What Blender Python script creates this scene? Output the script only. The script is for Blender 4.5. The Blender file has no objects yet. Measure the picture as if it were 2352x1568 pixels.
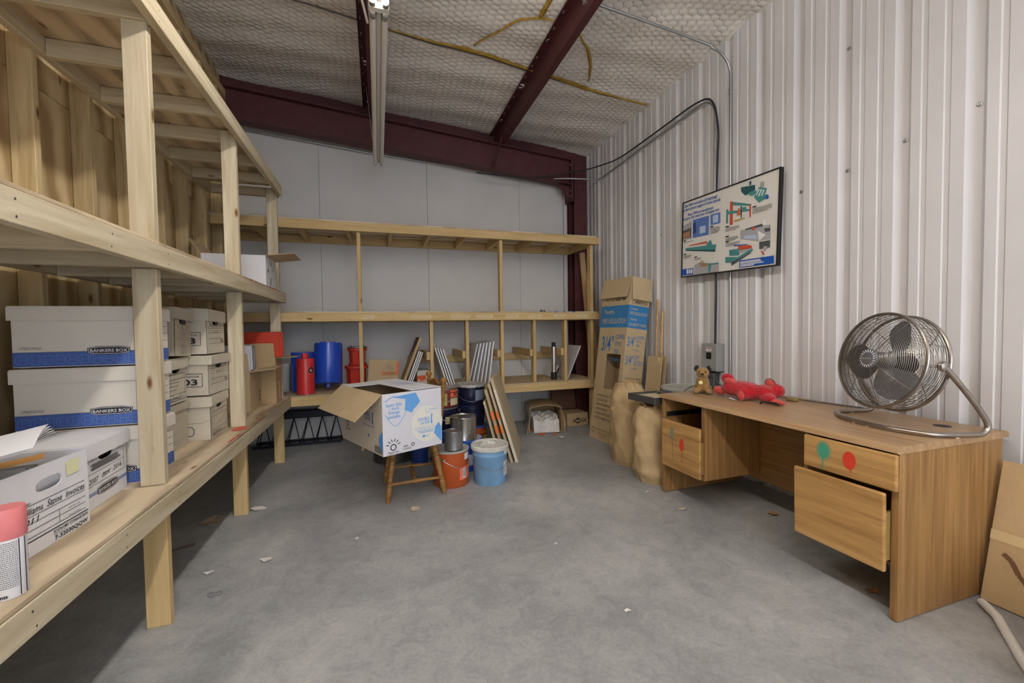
import bpy, bmesh, math, random
import numpy as np
from mathutils import Vector, Matrix, Euler
random.seed(7)
rng = np.random.RandomState(3)
SC = bpy.context.scene
COL = SC.collection

# ---------------------------------------------------------------- camera
CAM_H = 1.30
YAW, PITCH, ROLL = 0.313062, -0.0321772, -0.0141463
def cam_axes():
    f = Vector((math.sin(YAW)*math.cos(PITCH), math.cos(YAW)*math.cos(PITCH), math.sin(PITCH)))
    r = Vector((math.cos(YAW), -math.sin(YAW), 0)); u = r.cross(f)
    c, s = math.cos(ROLL), math.sin(ROLL)
    return c*r + s*u, -s*r + c*u, f
cr, cu, cf = cam_axes()
cam_d = bpy.data.cameras.new('camera'); cam = bpy.data.objects.new('camera', cam_d); COL.objects.link(cam)
cam_d.sensor_width = 36.0; cam_d.lens = 36.0*949.7/2352; cam_d.clip_start = 0.02; cam_d.clip_end = 60
cam.matrix_world = Matrix(((cr.x, cu.x, -cf.x, 0), (cr.y, cu.y, -cf.y, 0), (cr.z, cu.z, -cf.z, CAM_H), (0, 0, 0, 1)))
SC.camera = cam

# ---------------------------------------------------------------- world, exposure, lamps' strength
world = bpy.data.worlds.new('world'); SC.world = world; world.use_nodes = True
world.node_tree.nodes['Background'].inputs[0].default_value = (0.80, 0.87, 1.0, 1)
world.node_tree.nodes['Background'].inputs[1].default_value = 1.7
SC.view_settings.view_transform = 'Standard'; SC.view_settings.look = 'None'
SC.view_settings.gamma = 1.0; SC.view_settings.use_curve_mapping = False
SC.view_settings.exposure = 0.95
TUBE_POWER = 26.0
LAMP_COL = (1.0, 0.955, 0.90)

# ---------------------------------------------------------------- helpers
def lin(c):
    c = c/255.0
    return c/12.92 if c <= 0.04045 else ((c+0.055)/1.055)**2.4
def L(r, g, b): return (lin(r), lin(g), lin(b), 1.0)

class MB:
    """collects geometry, builds one mesh object"""
    def __init__(s): s.v = []; s.f = []; s.sm = []
    def add(s, vs, fs, smooth=False, mat=None):
        o = len(s.v)
        for p in vs:
            p = Vector(p)
            if mat is not None: p = mat @ p
            s.v.append(p)
        for f in fs: s.f.append([i+o for i in f]); s.sm.append(smooth)
        return s
    def box(s, x0, x1, y0, y1, z0, z1, mat=None):
        vs = [(x0,y0,z0),(x1,y0,z0),(x1,y1,z0),(x0,y1,z0),(x0,y0,z1),(x1,y0,z1),(x1,y1,z1),(x0,y1,z1)]
        return s.add(vs, [(0,3,2,1),(4,5,6,7),(0,1,5,4),(1,2,6,5),(2,3,7,6),(3,0,4,7)], False, mat)
    def bbox(s, x0, x1, y0, y1, z0, z1, b=0.003, mat=None, seg=1):
        bm = bmesh.new()
        bmesh.ops.create_cube(bm, size=1.0)
        for v in bm.verts:
            v.co = Vector(((x0+x1)/2+v.co.x*(x1-x0), (y0+y1)/2+v.co.y*(y1-y0), (z0+z1)/2+v.co.z*(z1-z0)))
        b = min(b, abs(x1-x0)*.45, abs(y1-y0)*.45, abs(z1-z0)*.45)
        bmesh.ops.bevel(bm, geom=bm.edges[:], offset=b, segments=seg, affect='EDGES', profile=0.5)
        s.frombm(bm, False, mat); return s
    def frombm(s, bm, smooth=False, mat=None):
        bm.verts.ensure_lookup_table(); bm.verts.index_update()
        s.add([v.co.copy() for v in bm.verts], [[v.index for v in f.verts] for f in bm.faces], smooth, mat); bm.free()
    def prism(s, pts, z0, z1, mat=None):
        """pts: list of (x,y) ccw, extruded z0..z1"""
        n = len(pts)
        vs = [(p[0],p[1],z0) for p in pts]+[(p[0],p[1],z1) for p in pts]
        fs = [list(range(n))[::-1], list(range(n,2*n))]+[(i,(i+1)%n,n+(i+1)%n,n+i) for i in range(n)]
        return s.add(vs, fs, False, mat)
    def lathe(s, prof, seg=32, mat=None, smooth=True, cap0=True, cap1=True, a0=0.0, wob=None):
        """prof: list of (r,z)"""
        vs = []; fs = []; n = len(prof)
        for i,(r,z) in enumerate(prof):
            for k in range(seg):
                a = a0+2*math.pi*k/seg
                rr = r*(1+(wob(a,z) if wob else 0))
                vs.append((rr*math.cos(a), rr*math.sin(a), z))
        for i in range(n-1):
            for k in range(seg):
                k2 = (k+1)%seg
                fs.append((i*seg+k, i*seg+k2, (i+1)*seg+k2, (i+1)*seg+k))
        s.add(vs, fs, smooth, mat)
        if cap0: s.add(vs[:seg], [list(range(seg))[::-1]], False, mat)
        if cap1: s.add(vs[-seg:], [list(range(seg))], False, mat)
        return s
    def tube(s, pts, r, seg=8, closed=False, smooth=True, radii=None):
        P = [Vector(p) for p in pts]; n = len(P)
        vs = []; fs = []; up = None
        for i in range(n):
            if closed: t = P[(i+1)%n]-P[i-1]
            else: t = P[min(i+1,n-1)]-P[max(i-1,0)]
            t = t.normalized() if t.length > 1e-9 else Vector((0,0,1))
            if up is None:
                up = Vector((0,0,1)) if abs(t.z) < .9 else Vector((1,0,0))
            a = t.cross(up)
            if a.length < 1e-5: a = t.cross(Vector((0.3,0.8,0.5)))
            a.normalize(); b = a.cross(t).normalized(); up = b
            rr = radii[i] if radii else r
            for k in range(seg):
                an = 2*math.pi*k/seg
                vs.append(P[i]+(a*math.cos(an)+b*math.sin(an))*rr)
        m = n if closed else n-1
        for i in range(m):
            j = (i+1)%n
            for k in range(seg):
                k2 = (k+1)%seg
                fs.append((i*seg+k, j*seg+k, j*seg+k2, i*seg+k2))
        if not closed:
            fs.append([k for k in range(seg)]); fs.append([(n-1)*seg+k for k in range(seg)][::-1])
        return s.add(vs, fs, smooth)
    def lathe_between(s, p0, p1, prof, seg=14):
        """prof: list of (t 0..1, r)"""
        p0 = Vector(p0); p1 = Vector(p1); d = p1-p0
        q = Vector((0,0,1)).rotation_difference(d.normalized()).to_matrix().to_4x4()
        m = Matrix.Translation(p0) @ q
        return s.lathe([(r, t*d.length) for t,r in prof], seg, m)
    def ell(s, c, rad, seg=20, rings=12, mat=None):
        vs = []; fs = []
        for i in range(rings+1):
            th = math.pi*i/rings
            for k in range(seg):
                a = 2*math.pi*k/seg
                vs.append((c[0]+rad[0]*math.sin(th)*math.cos(a), c[1]+rad[1]*math.sin(th)*math.sin(a), c[2]+rad[2]*math.cos(th)))
        for i in range(rings):
            for k in range(seg):
                k2 = (k+1)%seg
                fs.append((i*seg+k, (i+1)*seg+k, (i+1)*seg+k2, i*seg+k2))
        return s.add(vs, fs, True, mat)
    def quad(s, a, b, c, d): return s.add([a,b,c,d], [(0,1,2,3)])
    # ---- flat print on a frame (o,u,v): polygons, bars, text
    def poly(s, fr, pts, e=0.0006):
        o,u,v = fr; n = u.cross(v)
        return s.add([o+u*p[0]+v*p[1]+n*e for p in pts], [list(range(len(pts)))])
    def bar(s, fr, x0, y0, x1, y1, e=0.0006): return s.poly(fr, [(x0,y0),(x1,y0),(x1,y1),(x0,y1)], e)
    def line(s, fr, x0, y0, x1, y1, w, e=0.0006):
        dx, dy = x1-x0, y1-y0; l = math.hypot(dx,dy) or 1; nx, ny = -dy/l*w/2, dx/l*w/2
        return s.poly(fr, [(x0-nx,y0-ny),(x1-nx,y1-ny),(x1+nx,y1+ny),(x0+nx,y0+ny)], e)
    def outline(s, fr, pts, w, e=0.0006):
        for i in range(len(pts)):
            a = pts[i]; b = pts[(i+1)%len(pts)]; s.line(fr, a[0],a[1],b[0],b[1], w, e)
        return s
    def ring(s, fr, cx, cy, r, w, n=20, e=0.0006):
        o,u,v = fr; nn = u.cross(v)
        vs = []
        for k in range(n):
            a = 2*math.pi*k/n
            for rr in (r-w/2, r+w/2): vs.append(o+u*(cx+rr*math.cos(a))+v*(cy+rr*math.sin(a))+nn*e)
        return s.add(vs, [(2*k, 2*k+1, (2*k+3)%(2*n), (2*k+2)%(2*n)) for k in range(n)])
    def disc(s, fr, cx, cy, r, n=20, e=0.0006, ry=None):
        return s.poly(fr, [(cx+r*math.cos(2*math.pi*k/n), cy+(ry or r)*math.sin(2*math.pi*k/n)) for k in range(n)], e)
    def text(s, fr, txt, x, y, size, width=None, bold=0.0, shear=0.0, align='LEFT', e=0.0007, rot=0.0):
        """x,y = baseline start; width = force text width (m)"""
        vs, fs, w = text_geo(txt, bold, shear)
        if not vs: return s
        sx = size if width is None else width/max(w, 1e-6)
        off = {'LEFT':0, 'CENTER':-.5, 'RIGHT':-1}[align]*w*sx
        o,u,v = fr; n = u.cross(v); c, si = math.cos(rot), math.sin(rot)
        out = []
        for p in vs:
            a = p[0]*sx+off; b = p[1]*size
            out.append(o+u*(x+a*c-b*si)+v*(y+a*si+b*c)+n*e)
        return s.add(out, fs)
    def build(s, name, mat, parent=None, smooth=None, loc=None, rot=None, sharp=40):
        me = bpy.data.meshes.new(name)
        me.from_pydata([tuple(p) for p in s.v], [], s.f)
        sm = s.sm if smooth is None else [smooth]*len(s.f)
        me.polygons.foreach_set('use_smooth', sm)
        if any(sm) and sharp: me.set_sharp_from_angle(angle=math.radians(sharp))
        me.update()
        if mat: me.materials.append(mat)
        ob = bpy.data.objects.new(name, me); COL.objects.link(ob)
        if parent: ob.parent = parent
        if loc: ob.location = loc
        if rot: ob.rotation_euler = rot
        return ob

_tc = {}
def text_geo(txt, bold, shear):
    key = (txt, bold, shear)
    if key in _tc: return _tc[key]
    cu_ = bpy.data.curves.new('txt', 'FONT'); cu_.body = txt; cu_.size = 1.0; cu_.shear = shear
    cu_.offset = bold; cu_.resolution_u = 2; cu_.fill_mode = 'FRONT'
    ob = bpy.data.objects.new('txt', cu_)
    me = ob.to_mesh()
    vs = [tuple(v.co) for v in me.vertices]; fs = [list(p.vertices) for p in me.polygons]
    ob.to_mesh_clear(); bpy.data.objects.remove(ob); bpy.data.curves.remove(cu_)
    w = 0
    if vs:
        x0 = min(p[0] for p in vs); w = max(p[0] for p in vs)-x0; vs = [(p[0]-x0, p[1], 0) for p in vs]
    _tc[key] = (vs, fs, w); return _tc[key]

def tag(o, label, cat, group=None):
    o['label'] = label; o['category'] = cat
    if group: o['group'] = group
    return o
def thing(name, label, cat, loc=(0,0,0), rz=0.0, group=None, rot=None):
    o = bpy.data.objects.new(name, None); COL.objects.link(o); o.empty_display_size = .05
    o.location = loc; o.rotation_euler = rot if rot else (0,0,rz)
    return tag(o, label, cat, group)
def struct(o): o['kind'] = 'structure'; return o
def frame(o, u, v): return (Vector(o), Vector(u).normalized(), Vector(v).normalized())

# ---------------------------------------------------------------- materials
def newmat(name):
    m = bpy.data.materials.new(name); m.use_nodes = True
    nt = m.node_tree; b = nt.nodes['Principled BSDF']
    return m, nt, b
def N(nt, t, **kw):
    n = nt.nodes.new(t)
    for k, v in kw.items():
        if k in n.inputs: n.inputs[k].default_value = v
        else: setattr(n, k, v)
    return n
def ramp(nt, stops):
    n = nt.nodes.new('ShaderNodeValToRGB'); r = n.color_ramp
    while len(r.elements) < len(stops): r.elements.new(.5)
    for e, (p, c) in zip(r.elements, stops): e.position = p; e.color = c
    return n
def plain(name, c, rough=.6, metal=0.0, spec=.5, noise=0.0, nscale=20, bump=0.0, bscale=60, coat=0.0, sheen=0.0):
    m, nt, b = newmat(name)
    b.inputs['Base Color'].default_value = L(*c); b.inputs['Roughness'].default_value = rough
    b.inputs['Metallic'].default_value = metal; b.inputs['Specular IOR Level'].default_value = spec
    b.inputs['Coat Weight'].default_value = coat; b.inputs['Sheen Weight'].default_value = sheen
    if noise or bump: tc = N(nt, 'ShaderNodeTexCoord')
    if noise:
        nz = N(nt, 'ShaderNodeTexNoise'); nz.inputs['Scale'].default_value = nscale; nz.inputs['Detail'].default_value = 6
        nt.links.new(tc.outputs['Object'], nz.inputs['Vector'])
        k = 1-noise; k2 = 1+noise*.6
        rp = ramp(nt, [(.3, (lin(c[0])*k, lin(c[1])*k, lin(c[2])*k, 1)), (.7, (min(1,lin(c[0])*k2), min(1,lin(c[1])*k2), min(1,lin(c[2])*k2), 1))])
        nt.links.new(nz.outputs['Fac'], rp.inputs['Fac']); nt.links.new(rp.outputs['Color'], b.inputs['Base Color'])
    if bump:
        n2 = N(nt, 'ShaderNodeTexNoise'); n2.inputs['Scale'].default_value = bscale; n2.inputs['Detail'].default_value = 5
        nt.links.new(tc.outputs['Object'], n2.inputs['Vector'])
        bp = N(nt, 'ShaderNodeBump'); bp.inputs['Strength'].default_value = bump; bp.inputs['Distance'].default_value = .01
        nt.links.new(n2.outputs['Fac'], bp.inputs['Height']); nt.links.new(bp.outputs['Normal'], b.inputs['Normal'])
    return m
def objvec(nt, scale):
    tc = N(nt, 'ShaderNodeTexCoord'); oi = N(nt, 'ShaderNodeObjectInfo')
    mu = N(nt, 'ShaderNodeMath', operation='MULTIPLY'); mu.inputs[1].default_value = 37.0
    nt.links.new(oi.outputs['Random'], mu.inputs[0])
    ad = N(nt, 'ShaderNodeVectorMath', operation='ADD')
    nt.links.new(tc.outputs['Object'], ad.inputs[0]); nt.links.new(mu.outputs[0], ad.inputs[1])
    mp = N(nt, 'ShaderNodeMapping'); mp.inputs['Scale'].default_value = scale
    nt.links.new(ad.outputs[0], mp.inputs['Vector'])
    return mp, oi
def wood(name, dark, light, grain=(1.1, 16, 16), knot=None, rough=.62, var=.12, bump=.12, contrast=(.32,.68), wave=0.0):
    """grain runs along local X of every piece"""
    m, nt, b = newmat(name)
    mp, oi = objvec(nt, grain)
    nz = N(nt, 'ShaderNodeTexNoise'); nz.inputs['Scale'].default_value = 1.6; nz.inputs['Detail'].default_value = 7; nz.inputs['Roughness'].default_value = .62; nz.inputs['Distortion'].default_value = .6
    nt.links.new(mp.outputs[0], nz.inputs['Vector'])
    rp = ramp(nt, [(contrast[0], L(*dark)), (contrast[1], L(*light))])
    fac = nz.outputs['Fac']
    if wave:
        wv = N(nt, 'ShaderNodeTexWave', wave_type='RINGS', rings_direction='X'); wv.inputs['Scale'].default_value = 1.1; wv.inputs['Distortion'].default_value = 9; wv.inputs['Detail'].default_value = 3; wv.inputs['Detail Scale'].default_value = .8
        mp2, _ = objvec(nt, (grain[0]*1.2, grain[1]*.28, grain[2]*.28)); nt.links.new(mp2.outputs[0], wv.inputs['Vector'])
        mx = N(nt, 'ShaderNodeMix'); mx.inputs[0].default_value = wave
        nt.links.new(nz.outputs['Fac'], mx.inputs[2]); nt.links.new(wv.outputs['Fac'], mx.inputs[3]); fac = mx.outputs[0]
    nt.links.new(fac, rp.inputs['Fac'])
    col = rp.outputs['Color']
    if knot:
        mp3, _ = objvec(nt, (3.2, 9, 9))
        vo = N(nt, 'ShaderNodeTexVoronoi'); vo.inputs['Scale'].default_value = 1.0; vo.inputs['Randomness'].default_value = 1
        nt.links.new(mp3.outputs[0], vo.inputs['Vector'])
        rk = ramp(nt, [(.05, (1,1,1,1)), (.13, (0,0,0,1))])
        nt.links.new(vo.outputs['Distance'], rk.inputs['Fac'])
        mk = N(nt, 'ShaderNodeMix', data_type='RGBA')
        nt.links.new(rk.outputs['Color'], mk.inputs[0]); nt.links.new(col, mk.inputs[6]); mk.inputs[7].default_value = L(*knot)
        col = mk.outputs[2]
    hv = N(nt, 'ShaderNodeHueSaturation')
    mr = N(nt, 'ShaderNodeMapRange'); mr.inputs['To Min'].default_value = 1-var; mr.inputs['To Max'].default_value = 1+var
    nt.links.new(oi.outputs['Random'], mr.inputs['Value']); nt.links.new(mr.outputs[0], hv.inputs['Value'])
    nt.links.new(col, hv.inputs['Color']); nt.links.new(hv.outputs[0], b.inputs['Base Color'])
    b.inputs['Roughness'].default_value = rough; b.inputs['Specular IOR Level'].default_value = .3
    bp = N(nt, 'ShaderNodeBump'); bp.inputs['Strength'].default_value = bump; bp.inputs['Distance'].default_value = .004
    nt.links.new(fac, bp.inputs['Height']); nt.links.new(bp.outputs['Normal'], b.inputs['Normal'])
    return m
def cardboard(name, c, var=.06, rough=.8, corr=True):
    m, nt, b = newmat(name)
    mp, oi = objvec(nt, (1,1,1))
    nz = N(nt, 'ShaderNodeTexNoise'); nz.inputs['Scale'].default_value = 9; nz.inputs['Detail'].default_value = 7; nz.inputs['Roughness'].default_value = .7
    nt.links.new(mp.outputs[0], nz.inputs['Vector'])
    rp = ramp(nt, [(.3, tuple(lin(x)*(1-var*1.6) for x in c)+(1,)), (.7, tuple(min(1,lin(x)*(1+var)) for x in c)+(1,))])
    nt.links.new(nz.outputs['Fac'], rp.inputs['Fac']); nt.links.new(rp.outputs['Color'], b.inputs['Base Color'])
    b.inputs['Roughness'].default_value = rough; b.inputs['Specular IOR Level'].default_value = .25
    if corr:
        wv = N(nt, 'ShaderNodeTexWave'); wv.inputs['Scale'].default_value = 55; wv.bands_direction = 'DIAGONAL'
        n3 = N(nt, 'ShaderNodeTexNoise'); n3.inputs['Scale'].default_value = 14; nt.links.new(mp.outputs[0], n3.inputs['Vector'])
        bp = N(nt, 'ShaderNodeBump'); bp.inputs['Strength'].default_value = .18; bp.inputs['Distance'].default_value = .006
        nt.links.new(n3.outputs['Fac'], bp.inputs['Height']); nt.links.new(bp.outputs['Normal'], b.inputs['Normal'])
        nt.nodes.remove(wv)
    return m

PINE   = wood('pine_lumber', (182,166,134), (216,205,178), knot=(116,78,44), var=.09)
PINE2  = wood('golden_lumber', (188,158,106), (210,184,134), knot=(120,78,40), var=.06)
STUDM  = wood('stud_lumber', (174,150,106), (210,190,148), knot=(112,74,42), var=.12)
PLY    = wood('plywood_face', (164,138,96), (210,190,150), grain=(1.0,7,7), knot=(122,86,52), var=.07, wave=.55, contrast=(.25,.7))
DECK   = wood('plywood_deck', (150,130,104), (214,196,166), grain=(1.0,9,9), knot=(120,92,66), var=.04, wave=.35, contrast=(.22,.62))
PLYEDGE= wood('plywood_edge', (150,124,88), (206,186,148), grain=(.6,5,90), var=.05)
MAROON = plain('red_oxide_steel', (84,42,44), .55, .0, .4, noise=.18, nscale=9)
WPANEL = plain('white_wall_board', (206,204,201), .6, .0, .3, noise=.05, nscale=2.2)
WTRIM  = plain('white_trim', (205,204,202), .45)
STEELW = plain('white_ribbed_steel', (214,213,216), .42, 0, .45, noise=.035, nscale=3.2, bump=.02, bscale=5)
GALV   = plain('galvanised_conduit', (176,178,178), .38, .85, .5)
CHROME = plain('brushed_chrome', (168,160,152), .3, .95, .5, noise=.12, nscale=30)
BLACKP = plain('black_plastic', (22,22,24), .5)
RUBBER = plain('black_cable_rubber', (34,34,38), .55)
KRAFT  = cardboard('kraft_cardboard', (186,160,122))
KRAFT2 = cardboard('pale_kraft_cardboard', (196,174,138))
KRAFT3 = cardboard('grey_kraft_inside', (176,152,122))
WCARD  = cardboard('white_carton', (226,226,230), var=.03)
WCARD2 = cardboard('offwhite_carton', (226,220,208), var=.03)
ICARD  = cardboard('ivory_carton', (206,198,180), var=.05)
GCARD  = cardboard('aged_ivory_carton', (190,180,160), var=.05)
INK    = plain('black_ink', (42,42,44), .7)
INKG   = plain('grey_ink', (120,118,116), .7)
INKO   = plain('faded_orange_ink', (206,140,108), .7)
PENCIL = plain('pencil_ink', (118,112,104), .7)
BLUEI  = plain('blue_ink', (74,104,176), .65, noise=.12, nscale=40)
SKYI   = plain('sky_blue_ink', (100,162,224), .65)
TUNDRA = plain('tundra_blue_ink', (52,128,186), .65)
PAPER  = plain('white_paper', (232,232,236), .75)
ORANGEI= plain('orange_label', (234,110,62), .65)
MASKT  = plain('masking_tape', (214,194,148), .6)

# ================================================================ THE SETTING
XR, XL, YB, YF = 2.95, -1.595, 5.455, -5.0        # right wall face, plywood face, back wall face, far front end
def ceil_z(x): return 3.80+0.085*(XR-x)

def concrete():
    m, nt, b = newmat('worn_concrete')
    tc = N(nt, 'ShaderNodeTexCoord')
    def nz(sc, det, ro, vec=None, dist=0):
        n = N(nt, 'ShaderNodeTexNoise'); n.inputs['Scale'].default_value = sc; n.inputs['Detail'].default_value = det; n.inputs['Roughness'].default_value = ro; n.inputs['Distortion'].default_value = dist
        nt.links.new(vec or tc.outputs['Object'], n.inputs['Vector']); return n
    a = nz(1.1, 9, .62, dist=.7); r1 = ramp(nt, [(.28, L(140,141,142)), (.5, L(162,163,163)), (.74, L(192,192,190))]); nt.links.new(a.outputs['Fac'], r1.inputs['Fac'])
    c = nz(7, 8, .7, dist=1.2); r2 = ramp(nt, [(.3, (.72,.72,.73,1)), (.55, (1,1,1,1)), (.75, (1.12,1.12,1.1,1))]); nt.links.new(c.outputs['Fac'], r2.inputs['Fac'])
    mx = N(nt, 'ShaderNodeMix', data_type='RGBA', blend_type='MULTIPLY'); mx.inputs[0].default_value = .8
    nt.links.new(r1.outputs['Color'], mx.inputs[6]); nt.links.new(r2.outputs['Color'], mx.inputs[7])
    v = N(nt, 'ShaderNodeTexVoronoi'); v.inputs['Scale'].default_value = 1.35; nt.links.new(tc.outputs['Object'], v.inputs['Vector'])
    r3 = ramp(nt, [(.03, (.74,.74,.74,1)), (.085, (1,1,1,1))]); nt.links.new(v.outputs['Distance'], r3.inputs['Fac'])
    m2 = N(nt, 'ShaderNodeMix', data_type='RGBA', blend_type='MULTIPLY'); m2.inputs[0].default_value = .8
    nt.links.new(mx.outputs[2], m2.inputs[6]); nt.links.new(r3.outputs['Color'], m2.inputs[7])
    d = nz(60, 4, .6); r4 = ramp(nt, [(.35, (.9,.9,.9,1)), (.65, (1.06,1.06,1.06,1))]); nt.links.new(d.outputs['Fac'], r4.inputs['Fac'])
    m3 = N(nt, 'ShaderNodeMix', data_type='RGBA', blend_type='MULTIPLY'); m3.inputs[0].default_value = 1
    nt.links.new(m2.outputs[2], m3.inputs[6]); nt.links.new(r4.outputs['Color'], m3.inputs[7])
    nt.links.new(m3.outputs[2], b.inputs['Base Color'])
    rr = ramp(nt, [(.3, (.42,.42,.42,1)), (.7, (.62,.62,.62,1))]); nt.links.new(a.outputs['Fac'], rr.inputs['Fac']); nt.links.new(rr.outputs['Color'], b.inputs['Roughness'])
    bp = N(nt, 'ShaderNodeBump'); bp.inputs['Strength'].default_value = .06; nt.links.new(c.outputs['Fac'], bp.inputs['Height']); nt.links.new(bp.outputs['Normal'], b.inputs['Normal'])
    return m
CONC = concrete()
fl = MB().box(-1.75, 3.05, YF, 5.6, -.12, 0).build('floor', CONC); struct(fl)

# ---- back wall: white boards with seams
wb = bpy.data.objects.new('wall_back', None); COL.objects.link(wb); struct(wb)
seams = [-1.75, -0.628, 0.643, 1.9, 2.56]
for a, b_ in zip(seams[:-1], seams[1:]):
    MB().bbox(a+.0012, b_-.0012, YB, YB+.02, 0, 3.805-.083*b_-.05, .0015).build('wall_board', WPANEL, wb)
MB().box(-1.75, 3.05, YB+.021, YB+.10, -.1, 4.3).build('backing_sheet', MAROON, wb)  # dark colour stands in for the shadow above the roof beam
MB().bbox(2.565, 2.62, YB-.012, YB+.02, 0, 3.4, .003).build('corner_trim', WTRIM, wb)

# ---- right wall: ribbed steel sheets, ribs recessed
wr = bpy.data.objects.new('wall_right', None); COL.objects.link(wr); struct(wr)
RIB0, RIBP = 1.317, 0.3147
def rib_profile(k):          # (Y offset, X depth) from one rib to the next
    y = RIB0+RIBP*k
    return [(y-.041,0),(y-.016,.032),(y+.016,.032),(y+.041,0),(y+.098,0),(y+.104,.005),(y+.124,.005),(y+.130,0),(y+.198,0),(y+.204,.005),(y+.224,.005),(y+.230,0)]
k0 = math.floor((YF-RIB0)/RIBP)
ks = list(range(k0, 14))
for i in range(0, len(ks), 3):
    pts = []
    for k in ks[i:i+3]: pts += rib_profile(k)
    pts.append((RIB0+RIBP*(ks[min(i+2, len(ks)-1)]+1)-.041, 0))
    pts = [(min(y, YB+.06), d) for y, d in pts]
    mb = MB(); n = len(pts); t = .003
    vs = [(XR+d, y, z) for z in (0.0, ceil_z(XR)+.03) for y, d in pts]+[(XR+d+t, y, z) for z in (0.0, ceil_z(XR)+.03) for y, d in pts]
    fs = []
    for j in range(n-1):
        fs += [(j, n+j, n+j+1, j+1), (2*n+j, 2*n+j+1, 3*n+j+1, 3*n+j), (j, j+1, 2*n+j+1, 2*n+j), (n+j, 3*n+j, 3*n+j+1, n+j+1)]
    mb.add(vs, fs).build('ribbed_sheet', STEELW, wr)
MB().box(XR+.045, XR+.09, YF, 5.56, -.05, 4.0).build('backing_sheet', STEELW, wr)
scr = MB()
scrw = [(k, z) for k, z in ((0,2.42),(1,2.37),(2,2.31),(3,2.27),(0,3.32),(1,3.2),(2,3.1),(5,2.3),(6,2.28),(8,2.3))]
for k, z in scrw:
    mt = Matrix.Translation((XR+.032, RIB0+RIBP*k, z)) @ Matrix.Rotation(-math.pi/2, 4, 'Y')
    MB().lathe([(.0,.0),(.0125,.0),(.0125,.004),(.0065,.005),(.0065,.011),(.0,.011)], 14, mt, cap0=False, cap1=False).build('screw', GALV, wr)

# ---- left wall: studs with plywood behind
wl = bpy.data.objects.new('wall_left', None); COL.objects.link(wl); struct(wl)
def lum(parent, name, x0, x1, y0, y1, z0, z1, mat, bev=.0025):
    """a board; its mesh is laid with the long axis on local X so the grain follows it"""
    sx, sy, sz = x1-x0, y1-y0, z1-z0; c = ((x0+x1)/2, (y0+y1)/2, (z0+z1)/2)
    mx = max(sx, sy, sz)
    if mx == sx: d = (sx, sy, sz); rot = (0,0,0)
    elif mx == sy: d = (sy, sx, sz); rot = (0,0,math.pi/2)
    else: d = (sz, sy, sx); rot = (0,-math.pi/2,0)
    return MB().bbox(-d[0]/2, d[0]/2, -d[1]/2, d[1]/2, -d[2]/2, d[2]/2, bev).build(name, mat, parent, loc=c, rot=rot)
stud_y = [4.595-.4085*k for k in range(0, 12)]
for y in stud_y: lum(wl, 'stud', -1.595, -1.506, y, y+.038, .04, 3.82, STUDM)
lum(wl, 'stud', -1.595, -1.506, 5.0, 5.038, .04, 3.82, STUDM); lum(wl, 'stud', -1.595, -1.506, 5.41, 5.448, .04, 3.82, STUDM)
lum(wl, 'sole_plate', -1.595, -1.506, YF, 5.45, 0, .038, STUDM); lum(wl, 'top_plate', -1.595, -1.50, YF, 5.45, 3.82, 3.90, STUDM)
ys = [YF, -2.55, -1.33, -.11, 1.11, 2.33, 3.379, 4.60, 5.45]
for a, b_ in zip(ys[:-1], ys[1:]):
    lum(wl, 'plywood_sheet', -1.613, -1.596, a+.001, b_-.001, 0, 2.535, PLY, .001)
    lum(wl, 'plywood_sheet', -1.613, -1.596, a+.001, b_-.001, 2.538, 3.9, PLY, .001)
MB().box(-1.75, -1.62, YF, 5.6, -.1, 4.4).build('backing_sheet', PLY, wl)

# ---- ceiling: white insulation blanket bulging through wire netting
INS = plain('white_insulation_facing', (244,238,230), .42, 0, .5, noise=.05, nscale=4, bump=.05, bscale=18)
HX, HY = .066, .060          # netting pitch
def hexd(x, y):
    """0 at a netting wire .. 1 at a mesh centre"""
    # nearest centre on staggered grid
    best = np.full(x.shape, 1e9)
    c0 = np.floor(x/HX)
    for dc in (0, 1):
        cc = c0+dc; off = (np.abs(cc)%2)*HY*.5
        r = np.round((y-off)/HY); dx = (x-cc*HX)/HX; dy = (y-(r*HY+off))/HY
        best = np.minimum(best, np.maximum(np.abs(dy)*2, np.abs(dx)*1.5+np.abs(dy)*.9))
    return 1-np.clip(best, 0, 1)
def sag(x, y):
    return -.010*np.sin(x*4.1+1.0)-.008*np.sin(y*7.3+x*1.3)-.006*np.sin(y*17+x*3)
def blanket(name, x0, x1, y0, y1, st, parent):
    nx = int((x1-x0)/st)+1; ny = int((y1-y0)/st)+1
    X, Y = np.meshgrid(np.linspace(x0,x1,nx), np.linspace(y0,y1,ny))
    wx = X+.006*np.sin(Y*9)+.004*np.sin(X*23+Y*5); wy = Y+.006*np.sin(X*8+Y*3)
    Z = 3.80+.085*(XR-X)+sag(X,Y)-.012*np.sqrt(np.clip(hexd(wx,wy),0,1))
    vs = np.stack([X,Y,Z],-1).reshape(-1,3)
    i = np.arange((ny-1)*(nx-1)); r = i//(nx-1); c = i%(nx-1); a = r*nx+c
    fs = np.stack([a, a+nx, a+nx+1, a+1],-1)
    me = bpy.data.meshes.new(name); me.from_pydata(vs.tolist(), [], fs.tolist())
    me.polygons.foreach_set('use_smooth', np.ones(len(fs),bool)); me.materials.append(INS)
    o = bpy.data.objects.new(name, me); COL.objects.link(o); o.parent = parent; return o
ce = bpy.data.objects.new('ceiling', None); COL.objects.link(ce); struct(ce)
blanket('insulation_blanket', -1.75, 3.0, 1.3, 5.5, .0142, ce)
blanket('insulation_blanket', -1.75, 3.0, YF, 1.3, .06, ce)
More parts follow.
